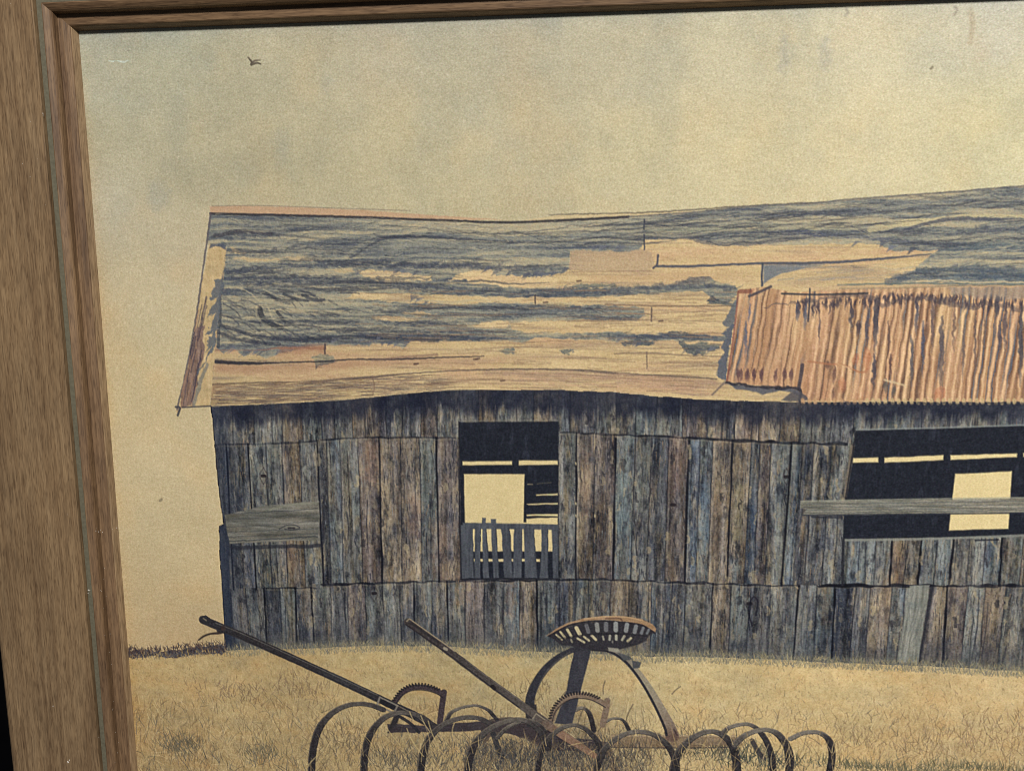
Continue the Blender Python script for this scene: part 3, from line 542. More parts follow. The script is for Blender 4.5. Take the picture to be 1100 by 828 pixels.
# roof boards: seams, butt joints
def seam(pts, w=.8, c=(86, 72, 66), a=.85): stroke(pts, w, c, a, mask=[ROOF], rough=.3, seed=int(pts[0][1]))
seam([(232, 388.5), (260, 390), (285, 390), (310, 389), (350, 388), (380, 386), (420, 386), (475, 384), (520, 382.5)], [2.6, 2.4, 1.4, 1, 1, .9, 1.2, .8, .5], (44, 44, 54), .9)
seam([(228, 413), (280, 411), (330, 410), (370, 407), (400, 405), (450, 400.5), (520, 397), (600, 397), (640, 399), (675, 402), (720, 404), (770, 407)], [1.2, 1.2, .8, 1, 1.6, .8, 1, 1.2, 1.6, 1.4, 1.2, .8], (92, 80, 76), .85)
seam([(232, 376), (280, 376), (300, 374), (349, 374)], [.4, .4, 1.2, 2], (150, 110, 90), .8); seam([(349, 370), (349, 380)], 1, (70, 60, 66), .9)
seam([(400, 387), (440, 383), (470, 381)], 1.6, (130, 104, 92), .6); seam([(692, 236), (692, 246)], .9, DKF, .9); seam([(692, 252), (692, 268)], .9, DKF, .9); seam([(612, 292), (700, 291)], .5, (150, 120, 100), .6)
seam([(707, 274), (706, 284), (702, 288)], 1.2, (70, 72, 84), .95); seam([(706, 286), (740, 286), (780, 284.5), (819, 283), (860, 283), (900, 281.5), (940, 278.5), (970, 276), (1000, 273)], [1.4, 1.5, 1.3, 1.4, 1.7, 1.6, 1.4, 1, .5], (78, 80, 90), .95)
seam([(819, 284), (818.5, 307)], 1.3, (72, 76, 88), .95); poly([(820, 285), (886, 284.5), (862, 289), (840, 294), (828, 299), (820, 305)], (104, 112, 122), .85, mask=[ROOF], rough=.5)
seam([(575, 317), (575, 326)], .9, (74, 66, 66), .9); seam([(700, 331), (700, 345)], .9, (90, 78, 74), .9); seam([(650, 327), (700, 328.5), (740, 329), (790, 328.5)], .8, (110, 92, 82), .8); seam([(695, 378), (695, 396)], .7, (110, 94, 84), .8); seam([(660, 380), (695, 379), (740, 382), (785, 383)], .8, (116, 98, 86), .7); seam([(610, 345), (700, 344), (790, 346)], .6, (120, 100, 84), .6)
seam([(400, 416), (470, 411), (540, 406)], .5, (150, 120, 96), .6); seam([(500, 375), (560, 373), (640, 375)], .5, (140, 116, 96), .5)
poly([(228, 412), (330, 410), (395, 406), (402, 425), (360, 430), (300, 433), (226, 436)], lambda x, y: board(x, y) - np.array((52, 50, 40), np.float32), .5, mask=[ROOF], rough=.6)
n = 700; q = rpoly([(228, 414), (330, 411), (400, 406), (475, 402), (470, 418), (400, 425), (300, 432), (228, 435)], n); hairs(q[:, 0], q[:, 1], -.06 + rng.randn(n) * .05, rng.uniform(5, 22, n), pick([(84, 76, 78), (206, 184, 140), (130, 106, 90)], n, 8), .5, 0, mask=[ROOF])
n = 260; q = rpoly([(520, 397), (600, 397), (700, 403), (770, 408), (760, 426), (660, 418), (560, 414)], n); hairs(q[:, 0], q[:, 1], .05, rng.uniform(4, 20, n), pick([(150, 124, 108), (196, 160, 128)], n, 8), .4, 0, mask=[ROOF])
seam([(400, 404), (402, 415), (400, 425)], .8, (120, 98, 84), .6)
for (u, v) in ((447, 391), (513, 385.5), (540, 409), (447, 391), (586, 325), (622, 302), (710, 345), (511, 386)): stroke([(u - 2, v), (u + 2, v - .4)], 1.1, (84, 66, 62), .75, mask=[ROOF])
for k in range(190):
    u, v = rng.uniform(380, 770), rng.uniform(312, 420); seam([(u, v), (u + rng.uniform(10, 50), v + rng.uniform(-1, 1.6))], .5, (140, 116, 94), .6)
for k in range(40):
    u, v = rng.uniform(830, 960), rng.uniform(286, 304); seam([(u, v), (u + rng.uniform(10, 40), v - rng.uniform(0, 4))], .5, (168, 150, 118) if rng.rand() < .6 else (150, 140, 128), .6)
seam([(900, 306), (980, 304.5), (1040, 305), (1110, 305)], 1, (90, 104, 104), .8); stroke([(985, 302.5), (1015, 301.5), (1040, 303), (1110, 303)], 1, (200, 182, 144), .7, mask=[ROOF], rough=.6)
stroke([(228, 436), (300, 433), (380, 428), (440, 422), (480, 419), (520, 418)], .6, (214, 190, 144), .6, rough=.6)

# gable board at the left
GB = label('gable_board')
gcol = boardcol((192, 168, 126), False, 141, 12)
poly([(225, 262), (243, 266), (240, 290), (236, 312), (233, 345), (231, 375), (228, 410), (225, 436), (196, 437), (191, 445), (189, 441), (195, 420), (204, 380), (210, 345), (216, 305)], gcol, lab=GB, rough=.5)
stroke([(226, 230), (222, 262), (214, 318), (208, 356), (202, 388), (195, 420), (190, 440)], 1.2, (92, 86, 90), .85, rough=.4)
poly([(209, 352), (221, 350), (219, 380), (212, 412), (206, 436), (196, 437), (191, 443), (195, 420), (204, 380)], boardcol((120, 98, 92), False, 151, 26), .85, mask=[GB], rough=1.6, seed=4)
for k in range(36):
    t = rng.rand(); u = 213 - 14 * t + rng.uniform(-2, 12); v = 330 + 100 * t; stroke([(u, v - 12), (u - 2.5, v), (u - 5, v + 12)], rng.uniform(.5, 1.5), (74, 66, 76) if rng.rand() < .6 else (150, 120, 100), .65, mask=[GB], rough=.5)
poly([(232, 300), (240, 300), (236, 340), (231, 372), (226, 380), (214, 400), (209, 404), (222, 384), (226, 372), (220, 378), (228, 356), (222, 360), (232, 335), (222, 340), (234, 318), (226, 322)], (92, 98, 106), .85, mask=[GB, ROOF], rough=1.8, rs=(3, 3), seed=3)
poly([(226, 262), (240, 262), (243, 267), (238, 266), (232, 264), (226, 266)], (76, 82, 96), .8, rough=1.3); seam([(229, 378), (228, 400), (225, 434)], .8, (100, 86, 86), .8); stroke([(196, 437.5), (226, 436)], 1, (60, 58, 66), .9); stroke([(189, 437), (193, 438), (191, 446)], 1.6, (66, 66, 74), .9, lab=GB)
stroke([(222, 392), (212, 420), (208, 436)], 2.4, (90, 98, 108), .5, mask=[GB], rough=1)

# --- corrugated iron
IRON = label('corrugated_sheet')
ironp = [(794, 312), (820, 308), (850, 314), (900, 311), (960, 309), (1100, 308), (1400, 312), (1400, 434), (1100, 431.5), (1000, 431.5), (930, 430), (860, 430.5), (857.5, 417), (830, 415.5), (800, 412.5), (780, 410), (786, 375), (790, 345)]
SHD = (92, 98, 106)
poly([(793, 320), (789, 345), (785, 352), (776, 348), (781, 340), (786, 330), (789, 322)], SHD, .85, mask=[ROOF], rough=1, rs=(3, 3)); poly([(789, 345), (783, 378), (781, 410), (769, 404), (772, 388), (778, 378), (774, 372), (781, 362), (776, 358)], (84, 90, 102), .9, mask=[ROOF], rough=1.3, rs=(3, 3), seed=8)
ip = M(ironp); lean = lambda y: np.interp(y, [M([(800, 312)])[0][1], M([(800, 431)])[0][1]], [0, 1])
x_ref = M([(794, 312)])[0][0]
def iron(x, y):
    h = lean(y); k = np.clip((x - x_ref) / (M([(1000, 400)])[0][0] - x_ref), 0, 1)
    xs = x + h * (9.5 - 6.5 * k) + .8 * noise(x, y, 40, 22, 301, 2) + .9 * noise(x, y, 3, 9, 311, 2) + 2.2 * noise(x, y * 0, 17, 9, 312, 2)
    ph = xs / 4.2; frac = ph - np.floor(ph); idx = np.floor(ph)
    rnd = lambda s: np.modf(np.abs(np.sin(idx * 12.9898 + s * 78.233)) * 43758.5453)[0]
    crest = np.clip(1 - np.abs(frac - .5) * 2.3, 0, 1)
    c = np.array((186, 146, 112.), np.float32) + (noise(x, y, 9, 26, 302, 3) * 14)[..., None] * np.array((1, .8, .6), np.float32)
    c = c + ((rnd(5) - .5) * 18)[..., None]; rust = np.clip(noise(x, y, 16, 34, 303, 3) + (rnd(1) - .5), 0, 1)[..., None]; c = c * (1 - .65 * rust) + np.array((178, 130, 100.), np.float32) * .65 * rust
    pale = np.clip(noise(x, y, 12, 30, 304, 3) + (rnd(2) - .35) * k, 0, 1)[..., None]; c = c * (1 - .7 * pale) + np.array((206, 176, 132.), np.float32) * .7 * pale
    hi_ = (np.clip(crest - .35, 0, 1) * np.clip(.2 + .9 * k + .9 * noise(xs, y, 6, 30, 315, 2), 0, 1))[..., None]
    c = c * (1 - .75 * hi_) + np.array((228, 198, 156.), np.float32) * .85 * hi_
    dk = np.clip((.34 - np.abs(((frac + .5) % 1) - .5)) * 4, 0, 1) * np.clip(.2 + .55 * k + 1.1 * noise(xs, y, 3, 30, 305, 2) + (rnd(3) - .5) * .8, 0, 1)
    blue = (rnd(4) > .6)[..., None]
    dc = np.where(blue, np.array((84, 88, 98.), np.float32), np.array((104, 80, 68.), np.float32))
    c = c * (1 - .85 * dk[..., None]) + dc * .85 * dk[..., None]
    return c + (noise(x, y, 1.3, 3, 306, 2) * 7)[..., None]
poly(ironp, iron, lab=IRON, rough=.4)
def dab(u, v, l, w_=1.6, c=(58, 50, 58), a=.8, dx=-1.0):
    c = np.array(c) + 14; stroke([(u, v), (u + dx * .25, v + l * .25), (u + dx * .5, v + l * .5), (u + dx * .75, v + l * .75), (u + dx, v + l)], [w_ * .35, w_ * .8, w_ * .9, w_ * .7, w_ * .3], c, [a * .7, a, a, a * .7, a * .3], mask=[IRON], rough=1.0, seed=int(u))
for (u, v, l, w_, c) in ((805, 327, 20, 1.5, (92, 92, 108)), (802, 345, 40, 2, (84, 84, 98)), (857, 322, 24, 2.8, (66, 68, 84)), (866, 318, 36, 2.6, (66, 72, 90)), (880, 340, 30, 1.6, (90, 74, 74)), (915, 325, 32, 2.4, (56, 52, 62)), (922, 345, 18, 3, (56, 46, 54)), (932, 330, 46, 2.2, (70, 64, 72)),
                         (941, 318, 62, 3.4, (52, 52, 64)), (939, 380, 40, 2.6, (60, 56, 66)), (957, 380, 26, 2, (80, 58, 56)), (955, 345, 40, 1.5, (90, 70, 64)), (985, 320, 40, 2.4, (76, 74, 84)), (980, 360, 60, 2.2, (80, 76, 80)), (992, 345, 60, 2, (70, 72, 88)), (1002, 320, 60, 2.2, (84, 70, 70)),
                         (1012, 340, 80, 3, (76, 68, 72)), (1025, 330, 50, 1.8, (100, 78, 68)), (1035, 350, 60, 1.6, (96, 82, 78)), (1048, 330, 80, 1.6, (90, 74, 70)), (1058, 330, 60, 1.4, (104, 84, 72)), (1071, 318, 26, 3, (52, 50, 60)), (1074, 345, 40, 2.4, (70, 62, 68)), (1080, 330, 50, 2.2, (72, 62, 66)), (1097, 325, 90, 3, (56, 56, 66)), (890, 388, 10, 2.6, (90, 64, 56)), (897, 392, 22, 2.4, (92, 64, 56)), (895, 415, 16, 1.4, (104, 76, 64)), (952, 408, 14, 3, (78, 72, 68)), (961, 415, 10, 3, (78, 72, 68))): dab(u, v, l, w_, c)
for u in (793, 796, 803, 804, 810, 811, 818, 819, 834, 843, 851): dab(u, 396, 14, 2.4, (78, 54, 56), .75)
for k in range(70):
    u = 858 + k * 3.6 + rng.uniform(-1.5, 1.5); v = 324 - 6 * math.exp(-((u - 985) / 45) ** 2) + (2 if u < 900 else 0)
    dab(u, v + rng.uniform(-6, -1), rng.uniform(5, 18), rng.uniform(.9, 2.4), (54, 46, 54), .8)
stroke([(821, 329), (835, 326), (850, 326), (862, 323), (880, 322), (905, 318), (930, 318), (948, 327), (965, 322), (985, 320), (1010, 322), (1040, 330), (1060, 326), (1100, 333)], [1, 1.6, 1, 1.8, 2, 2.4, 3, 3, 2, 2.6, 3, 3.4, 3, 3.4], (82, 74, 78), .5, mask=[IRON], rough=1.8)
stroke([(805, 318), (815, 314), (828, 308)], 1.7, (74, 68, 74), .9); stroke([(840, 315.5), (880, 316.5), (932, 315)], 1.1, (50, 54, 62), .95); stroke([(870, 310), (869.5, 325), (868, 345)], 1, (56, 60, 72), .9)
stroke([(902, 310), (960, 309.5), (1040, 307), (1110, 306.5)], .7, (100, 100, 92), .7)
poly([(865, 307), (920, 306), (1000, 307), (1110, 306), (1110, 318), (1000, 316), (930, 314), (880, 314)], (192, 160, 124), .45, mask=[IRON, ROOF], rough=1.5)
poly([(1015, 307), (1110, 306), (1110, 322), (1060, 320), (1020, 318)], (128, 122, 118), .5, mask=[IRON], rough=2.5, soft=1)
stroke([(868, 388), (890, 391), (905, 392), (925, 400), (932, 396)], 1.1, (170, 116, 86), .7, mask=[IRON]); stroke([(900, 391), (915, 396)], .7, (220, 192, 150), .6, mask=[IRON]); stroke([(950, 408), (972, 414)], 1.2, (214, 190, 150), .7, mask=[IRON])
for (u, v, l, w_) in ((932, 375, 24, 5), (920, 380, 14, 4), (1010, 418, 12, 8), (905, 405, 18, 5)): dab(u, v, l, w_, (168, 100, 70), .45)
stroke([(793, 313), (790, 345), (786, 375), (781, 409)], 1.1, (120, 70, 66), .6); stroke([(795, 313), (806, 313)], 2.6, (120, 72, 62), .7)
poly([(779, 411), (800, 414), (830, 417), (858, 418), (860, 424), (848, 422), (838, 420), (820, 424), (806, 419), (790, 418)], (84, 86, 96), .9, mask=[ROOF], rough=1, seed=6)
stroke([(779, 411), (800, 413.5), (812, 415), (830, 416.5), (857, 418), (859, 430)], [1.4, 1.8, 1.2, 1.8, 1.8, 2.4], (46, 44, 54), .9, rough=.9)
stroke([(862, 392), (861, 400), (858, 417)], 2.2, (60, 56, 66), .8, mask=[IRON]); poly([(838, 430), (850, 421), (860, 421), (868, 430), (858, 431)], (80, 78, 84), .85, rough=1.2)
stroke([(765, 424), (778, 411)], 1.2, (100, 90, 88), .7, mask=[ROOF])
for k in range(80):
    u = 862 + k * 6.9 + rng.uniform(-1, 1); stroke([(u, 429.5), (u + .5, 432.8)], 2.2, (186, 150, 112) if u < 930 else (196, 172, 128), .8)
stroke([(860, 433.8), (1000, 434.2), (1110, 434), (1500, 438)], 1.4, (40, 42, 54), .6, rough=1.2)

# --- hedge at the horizon left of the barn
HEDGE = label('painted_hedge')
poly([(120, 700), (150, 698), (175, 699), (200, 696), (215, 694), (230, 692), (243, 694), (243, 701), (215, 703), (190, 706), (165, 705), (120, 708)], lambda x, y: np.array((76, 70, 72), np.float32) + (noise(x, y, 4, 3, 402, 3) * 20)[..., None], lab=HEDGE, rough=1.5, rs=(3, 3))
n = 420; q = rpoly([(136, 696), (175, 697), (205, 692), (243, 690), (243, 701), (136, 706)], n)
hairs(q[:, 0], q[:, 1], -1.57 + rng.randn(n) * .7, rng.uniform(1.5, 4.5, n), pick([(60, 48, 48), (52, 54, 68), (104, 84, 72)], n, 8), .8, 0)
n = 200; q = rpoly([(136, 703), (243, 699), (243, 705), (136, 710)], n); hairs(q[:, 0], q[:, 1], -1.57 + rng.randn(n) * .5, rng.uniform(1.5, 4, n), pick([(96, 96, 98), (176, 150, 100)], n, 8), .7, 0)

# --- grass
def meadow(n, region, cols, l, al, spread=.45, seed=0, p=None, mask=None, dense=None):
    q = rpoly(region, n)
    if dense is not None:
        keep = noise(q[:, 0], q[:, 1], 14, 8, dense, 3) > .12; q = q[keep]
    n = len(q); depth_ = np.clip((q[:, 1] - M([(600, 700)])[0][1]) / 90, .1, 1.6)
    wind = .35 * noise(q[:, 0], q[:, 1], 24, 14, 17 + seed, 2)
    hairs(q[:, 0], q[:, 1], -math.pi / 2 + wind + rng.randn(n) * spread, rng.uniform(l[0], l[1], n) * (.45 + .6 * depth_), pick(cols, n, 9, p), al * rng.uniform(.5, 1, n), rng.randn(n) * .5, mask=mask)
FR = [(130, 702), (243, 702), (480, 699), (700, 709), (1000, 720), (1120, 726), (1120, 840), (1120, 1000), (120, 1000)]
LG = [(212, 188, 140), (200, 174, 126), (222, 200, 152)]; DG = [(124, 102, 76), (110, 94, 76), (142, 118, 88), (94, 90, 80)]
C += ((noise(XX, YY, 2.2, 2.6, 71, 2) * 9 + noise(XX, YY, 6, 4, 72, 3) * 9) * (LAB == FIELD))[..., None] * np.array((1, 1, .9), np.float32)
C += (np.clip(noise(XX, YY, 24, 9, 73, 3), 0, 1) * 7 * (LAB == FIELD))[..., None] * np.array((1, .1, -.5), np.float32)
meadow(17000, FR, LG + DG, (2, 6.5), .32, mask=[FIELD], p=[.16, .16, .12, .16, .12, .2, .08])
meadow(2600, FR, DG, (3, 8), .34, mask=[FIELD], dense=41, seed=1)
meadow(9000, [(140, 752), (1120, 770), (1120, 1000), (130, 1000)], LG + DG, (6, 14), .5, .5, 2, mask=[FIELD])
meadow(2600, [(140, 770), (800, 775), (860, 828), (840, 1000), (130, 1000)], [(80, 80, 80), (96, 84, 70), (66, 70, 78)], (5, 11), .55, .4, 3, dense=47, mask=[FIELD])
for (u, v, su, sv, m, cl) in ((196, 803, 22, 9, 200, (98, 92, 78)), (285, 812, 16, 9, 120, (98, 94, 80)), (540, 815, 46, 14, 700, (70, 70, 72)), (610, 812, 60, 16, 800, (64, 64, 66)), (425, 818, 36, 10, 240, (84, 80, 74)), (700, 800, 50, 10, 260, (96, 84, 68)), (770, 805, 30, 9, 240, (62, 64, 60)), (815, 818, 36, 8, 260, (60, 66, 62)),
                              (255, 745, 30, 8, 90, (120, 100, 80)), (320, 740, 30, 12, 120, (124, 104, 82)), (570, 745, 20, 12, 60, (120, 104, 80)), (960, 800, 50, 14, 120, (140, 118, 90)), (1060, 790, 40, 20, 120, (144, 118, 90)), (370, 800, 30, 16, 160, (108, 94, 76)), (945, 826, 60, 2.5, 260, (98, 96, 76)), (1060, 827, 50, 2.5, 200, (104, 100, 78))):
    q = M([(u, v)])[0] + rng.randn(m, 2) * np.array([su, sv]) * .45; hairs(q[:, 0], q[:, 1], -1.57 + rng.randn(m) * .45, rng.uniform(2.5, 8, m), pick([cl], m, 9), .6, rng.randn(m) * .4, mask=[FIELD])
# band of shadowed ground across the foreground and everything below the crop
n = 9000; q = rpoly([(130, 850), (1900, 850), (1900, 1060), (130, 1060)], n); hairs(q[:, 0], q[:, 1], -1.57 + rng.randn(n) * .5, rng.uniform(4, 12, n), pick(LG + DG, n, 9), .2, rng.randn(n) * .4, mask=[FIELD])
n = 5000; q = rpoly([(1100, 735), (1900, 745), (1900, 900), (1100, 900)], n); hairs(q[:, 0], q[:, 1], -1.57 + rng.randn(n) * .5, rng.uniform(3, 9, n), pick(LG + DG, n, 9), .18, rng.randn(n) * .4, mask=[FIELD])
# grass blades growing up over the foot of the wall
n = 6500; xs = rng.uniform(243, 1120, n); q = M(np.stack([xs, [base(x) + rng.uniform(-3, 8) for x in xs]], 1))
hairs(q[:, 0], q[:, 1], -1.57 + rng.randn(n) * .4, rng.uniform(1.5, 4.5, n), pick([(176, 160, 118), (150, 140, 110), (116, 114, 102), (92, 94, 96)], n, 9), .34, rng.randn(n) * .5)
n = 110; xs = rng.uniform(243, 1120, n); q = M(np.stack([xs, [base(x) + 2 for x in xs]], 1))
hairs(q[:, 0], q[:, 1], -1.57 + rng.randn(n) * .35, rng.uniform(4, 10, n), pick([(170, 156, 114), (138, 134, 112), (96, 100, 100)], n, 9), .55, rng.randn(n) * .7)

# --- the old spring-tooth harrow
DK = (47, 44, 47); RU = (112, 90, 78); GL = (132, 124, 112)
def tine(pts, w=4.2, apex=None, dark=DK, hi=GL, tail=True):
    w = w * 1.08
    """a curled flat spring: pale where the strip turns over at the top, dark down its legs"""
    p = smooth(np.array(pts, float), 6); L_ = label('spring_tine')
    d = np.gradient(p, axis=0); flat = np.abs(d[:, 0]) / (np.hypot(d[:, 0], d[:, 1]) + 1e-6)
    side = np.linspace(0, 1, len(p))
    a = np.clip(flat ** 3 * (1.25 - side), 0, .85)[:, None]
    col = np.array(dark) * (1 - a) + np.array(hi) * a
    ww = w * (1 - .38 * flat ** 2)
    stroke(p, ww, col, 1, lab=L_, sm=False, rough=.25, grain=13, seed=L_)
    nrm = np.stack([-d[:, 1], d[:, 0]], 1) / (np.hypot(d[:, 0], d[:, 1])[:, None] + 1e-6)
    stroke(p + nrm * (ww[:, None] * .42 / .6), .5, (34, 34, 40), .7, sm=False, mask=[L_])
    stroke(p - nrm * (ww[:, None] * .38 / .6), .5, (158, 146, 124), .5 * np.clip(1.1 - side, .1, 1), sm=False, mask=[L_])
BEAM = label('draw_beam')
# rear work first
tine([(649, 776), (658, 771.5), (669, 773), (677, 786)], 2.6); tine([(617, 763), (625, 760), (633, 766), (638, 784)], 3.4)
poly([(655, 789), (725, 789), (790, 791), (800, 800), (725, 803), (655, 802)], lambda x, y: np.array((128, 108, 88), np.float32) + (noise(x, y, 9, 3, 505, 3) * 26)[..., None], lab=BEAM, rough=.9, alpha=.75)
stroke([(655, 790), (730, 790), (790, 790)], .8, (170, 150, 124), .8); stroke([(655, 802), (730, 803), (790, 802)], .8, (60, 54, 56), .8)
poly([(416, 777), (450, 779), (522, 774), (572, 776), (600, 790), (655, 797), (655, 806), (600, 806), (560, 790), (524, 784), (460, 786), (417, 787)], lambda x, y: np.array((62, 56, 60), np.float32) + (noise(x, y, 8, 2, 506, 3) * 14)[..., None], lab=BEAM, rough=.6)
poly([(416, 787), (424, 766), (430, 768), (426, 778)], DK, lab=BEAM)
poly([(516, 775), (535, 770), (560, 772), (575, 780), (590, 800), (575, 800), (550, 786), (530, 790), (520, 800)], (64, 56, 58), .8, mask=[FIELD, BEAM], rough=1.5)
SEATARM = label('seat_spring')
stroke([(631, 696.5), (642, 697), (654, 698.5), (669.5, 706), (682, 719), (695, 736), (708, 758), (719, 780), (722, 790)], [2.6, 3, 3.4, 4.4, 5, 5.2, 6, 8, 9], [DK, DK, GL, (118, 112, 104), (148, 138, 118), (150, 140, 120), (146, 134, 116), (128, 112, 98), (104, 84, 74)], 1, lab=SEATARM, grain=10)
stroke([(640, 697), (655, 700), (668, 707), (680, 719.5), (692, 737), (704, 759), (714, 781), (716, 789)], 1.7, (38, 38, 46), .95, mask=[SEATARM, FIELD])
poly([(663, 701), (676, 704), (680, 708), (670, 709)], (78, 80, 82), .95); poly([(679, 709), (689, 711), (687, 717), (680, 718)], (70, 72, 76), .95)
stroke([(724, 783), (727, 789)], 1, (60, 50, 52), .7)
POST = label('seat_post')
poly([(617, 697), (635, 698), (629, 722), (623, 745), (615, 777), (608, 778), (596, 776), (608, 742)], lambda x, y: np.array((58, 58, 66), np.float32) + (noise(x, y, 2, 9, 507, 3) * 9)[..., None], lab=POST, rough=.4)
ARM = label('seat_spring')
stroke([(631, 696), (619, 697), (608, 701), (598, 707), (588, 716), (580, 726), (574, 737), (570, 748), (569, 756)], [3.2, 3.4, 3.8, 4.4, 5, 5.4, 5.8, 6.2, 6.6], (50, 50, 57), 1, lab=ARM, grain=8)
stroke([(612, 700), (598, 710), (585, 724), (577, 742), (575, 757)], .8, (110, 104, 96), .5, mask=[ARM])
poly([(564, 754), (576, 756), (577, 782), (566, 780)], (48, 46, 50), .95, lab=ARM, rough=1)
# seat
SEAT = label('tractor_seat')
poly([(588, 682), (600, 676), (625, 669), (660, 667), (692, 670), (704, 678), (697, 683), (694, 688), (685, 692), (667, 697), (642, 698), (620, 695), (601, 692), (595, 686)], (48, 46, 52), lab=SEAT, rough=.4)
poly([(587, 682.5), (597, 675), (608, 669.5), (626, 664), (649, 661.3), (672, 661.7), (690, 665), (701, 670), (705, 675), (704, 679), (698, 675.5), (690, 670.3), (672, 667), (650, 665.4), (632, 666.2), (612, 670), (598, 677)], lambda x, y: np.array((158, 128, 98), np.float32) + (noise(x, y, 4, 2, 509, 2) * 15)[..., None], lab=SEAT, rough=.3)
stroke([(590, 683), (600, 677), (613, 671), (632, 667.5), (650, 667), (672, 668.6), (690, 671.5), (703, 679.5)], 1.3, (40, 36, 42), .9)
stroke([(628, 664.5), (649, 662), (672, 662.5), (690, 666)], .6, (196, 164, 126), .8); stroke([(651, 664), (665, 664), (668, 666)], 1.2, (96, 72, 60), .7)
for (u, v, du, dv, w_, c) in ((604.5, 681.5, 2.5, 3, 1.5, (196, 184, 144)), (611.5, 679.5, 2, 3.4, 1.9, (200, 188, 148)), (621, 677.5, 1.8, 3.4, 2.6, (204, 192, 152)), (631, 675, 1, 3.4, 2.6, (104, 104, 108)), (641.5, 673.6, .4, 3.4, 2.9, (140, 140, 136)), (651, 673, 0, 3.4, 2.9, (108, 108, 112)), (661.5, 673, 0, 3.6, 3, (146, 148, 146)),
                              (673, 673.8, -.6, 3.4, 2.8, (140, 142, 142)), (682.5, 675.5, -.8, 3.2, 2.6, (128, 130, 132)), (690, 677, -1, 2.8, 2, (116, 118, 122)), (696, 678, -1, 2, 1.6, (110, 112, 116)),
                              (600.5, 684, 3, 2.6, 1.2, (190, 178, 140)), (614, 688, .5, 1.2, 1.2, (150, 144, 120)), (624, 687.5, 3.5, 2, 1.5, (192, 182, 146)), (630, 685.6, 2.6, 2, 1.5, (190, 180, 144)), (638, 684.6, 2, 2, 1.9, (198, 186, 150)), (648, 685, .4, 1.6, 1.3, (160, 156, 140)), (655, 684.6, -.2, 2, 1.7, (160, 158, 144)), (662, 684.4, 0, 2, 1.9, (172, 170, 152)), (669.5, 685, -1.2, 2, 1.6, (170, 166, 146)), (676, 686.6, -1.8, 1.6, 1.6, (186, 176, 142)), (658, 689, 0, .6, 1, (130, 130, 122))):
    stroke([(u - du, v - dv), (u + du, v + dv)], w_, c, .92, mask=[SEAT])
for k in range(17):
    u = 598 + k * 6.2; stroke([(u, 680.5 - 2 * math.sin((u - 598) / 100 * 3.1)), (u + (645 - u) * .14, 690)], .5, (86, 80, 78), .4, mask=[SEAT])
stroke([(600, 686), (625, 682), (650, 680.5), (675, 681), (695, 683)], .9, (30, 30, 36), .6, mask=[SEAT]); poly([(653, 695), (664, 696), (666, 700), (654, 699)], (150, 146, 132), .9)
# back gear and levers
def gear(arc, leg, c, tw=4.0):
    L_ = label('ratchet_arc')
    p = smooth(np.array(arc, float), 8); stroke(p, tw, c, 1, lab=L_, sm=False, grain=12, seed=L_)
    cen = p.mean(0) + np.array([0, 8]); seg = np.cumsum(np.r_[0, np.hypot(*np.diff(p, axis=0).T)])
    for s in np.arange(2, seg[-1] * .86, 2.7):
        q = np.array([np.interp(s, seg, p[:, 0]), np.interp(s, seg, p[:, 1])]); d = (q - cen) / np.hypot(*(q - cen))
        stroke([q + d * 1.5, q + d * 3.9], 1.2, (36, 34, 38), .95, sm=False, lab=L_)
    stroke(leg, tw * 1.05, c, 1, lab=L_, sm=False, grain=12)
    stroke([q_ + np.array([0, 3.2]) for q_ in p], .7, (34, 32, 38), .8, sm=False)
gear([(424.5, 753), (432, 743.5), (441, 738.6), (451, 737.5), (461, 738.8), (470, 742), (476, 746)], [(477, 743), (474.5, 760), (472.5, 776)], (66, 56, 60))
gear([(593, 772), (596, 762), (603, 753.5), (612, 748), (622, 746.5), (634, 748), (643, 752), (650, 756)], [(652.5, 752), (651, 762), (647.5, 778)], (126, 108, 92))
LV = label('lever')
stroke([(218, 665.5), (262, 683.5), (320, 709.5), (370, 732.5), (418, 755.5), (445, 768), (470, 782)], [6.2, 6.2, 6.0, 6.2, 6.2, 6.4, 5], [(46, 46, 52), DK, DK, (58, 57, 60), DK, (44, 44, 50), DK], 1, lab=LV, sm=False, rough=.2, grain=9)
stroke([(232, 669), (262, 681.2), (320, 707.2), (370, 730), (405, 746)], .6, (120, 116, 108), .6); stroke([(222, 669.5), (262, 686.5), (320, 712.5), (370, 735.5), (405, 752)], .6, (30, 30, 36), .7); stroke([(219.5, 665), (221.5, 667)], 1.2, (130, 120, 100), .7)
stroke([(240, 674), (237, 679), (226, 680.5), (219, 683), (213.5, 687)], [3.4, 2.2, 1.5, 1.5, 1.2], (58, 48, 46), 1, lab=LV); stroke([(234, 677), (241, 679)], 2, (46, 44, 48), 1)
stroke([(408, 748.5), (427, 757.5), (423, 765.5), (405, 757), (408, 748.5)], 1.3, (128, 122, 112), .9, sm=False); stroke([(411, 753.5), (422, 759)], 3.6, (34, 34, 40), .95)
stroke([(426, 757), (445, 767), (456, 776)], .8, (150, 138, 116), .6); stroke([(424, 766), (440, 776), (450, 786)], 2.4, (40, 40, 46), .9)
poly([(215.5, 661.5), (221, 660.5), (226, 664), (224, 671), (219, 670), (214.5, 667)], (44, 43, 48), lab=LV, rough=.2, soft=.3); stroke([(218.5, 664), (221.5, 666)], 1.0, (128, 116, 96), .8)
LV2 = label('lever')
stroke([(438.5, 668), (475, 694), (520, 728), (560, 757), (590, 778)], [5.8, 5.8, 5.8, 6, 6], [(62, 56, 56), (66, 60, 60), (76, 70, 68), (84, 78, 74), (92, 82, 76)], 1, lab=LV2, sm=False, rough=.25, grain=13)
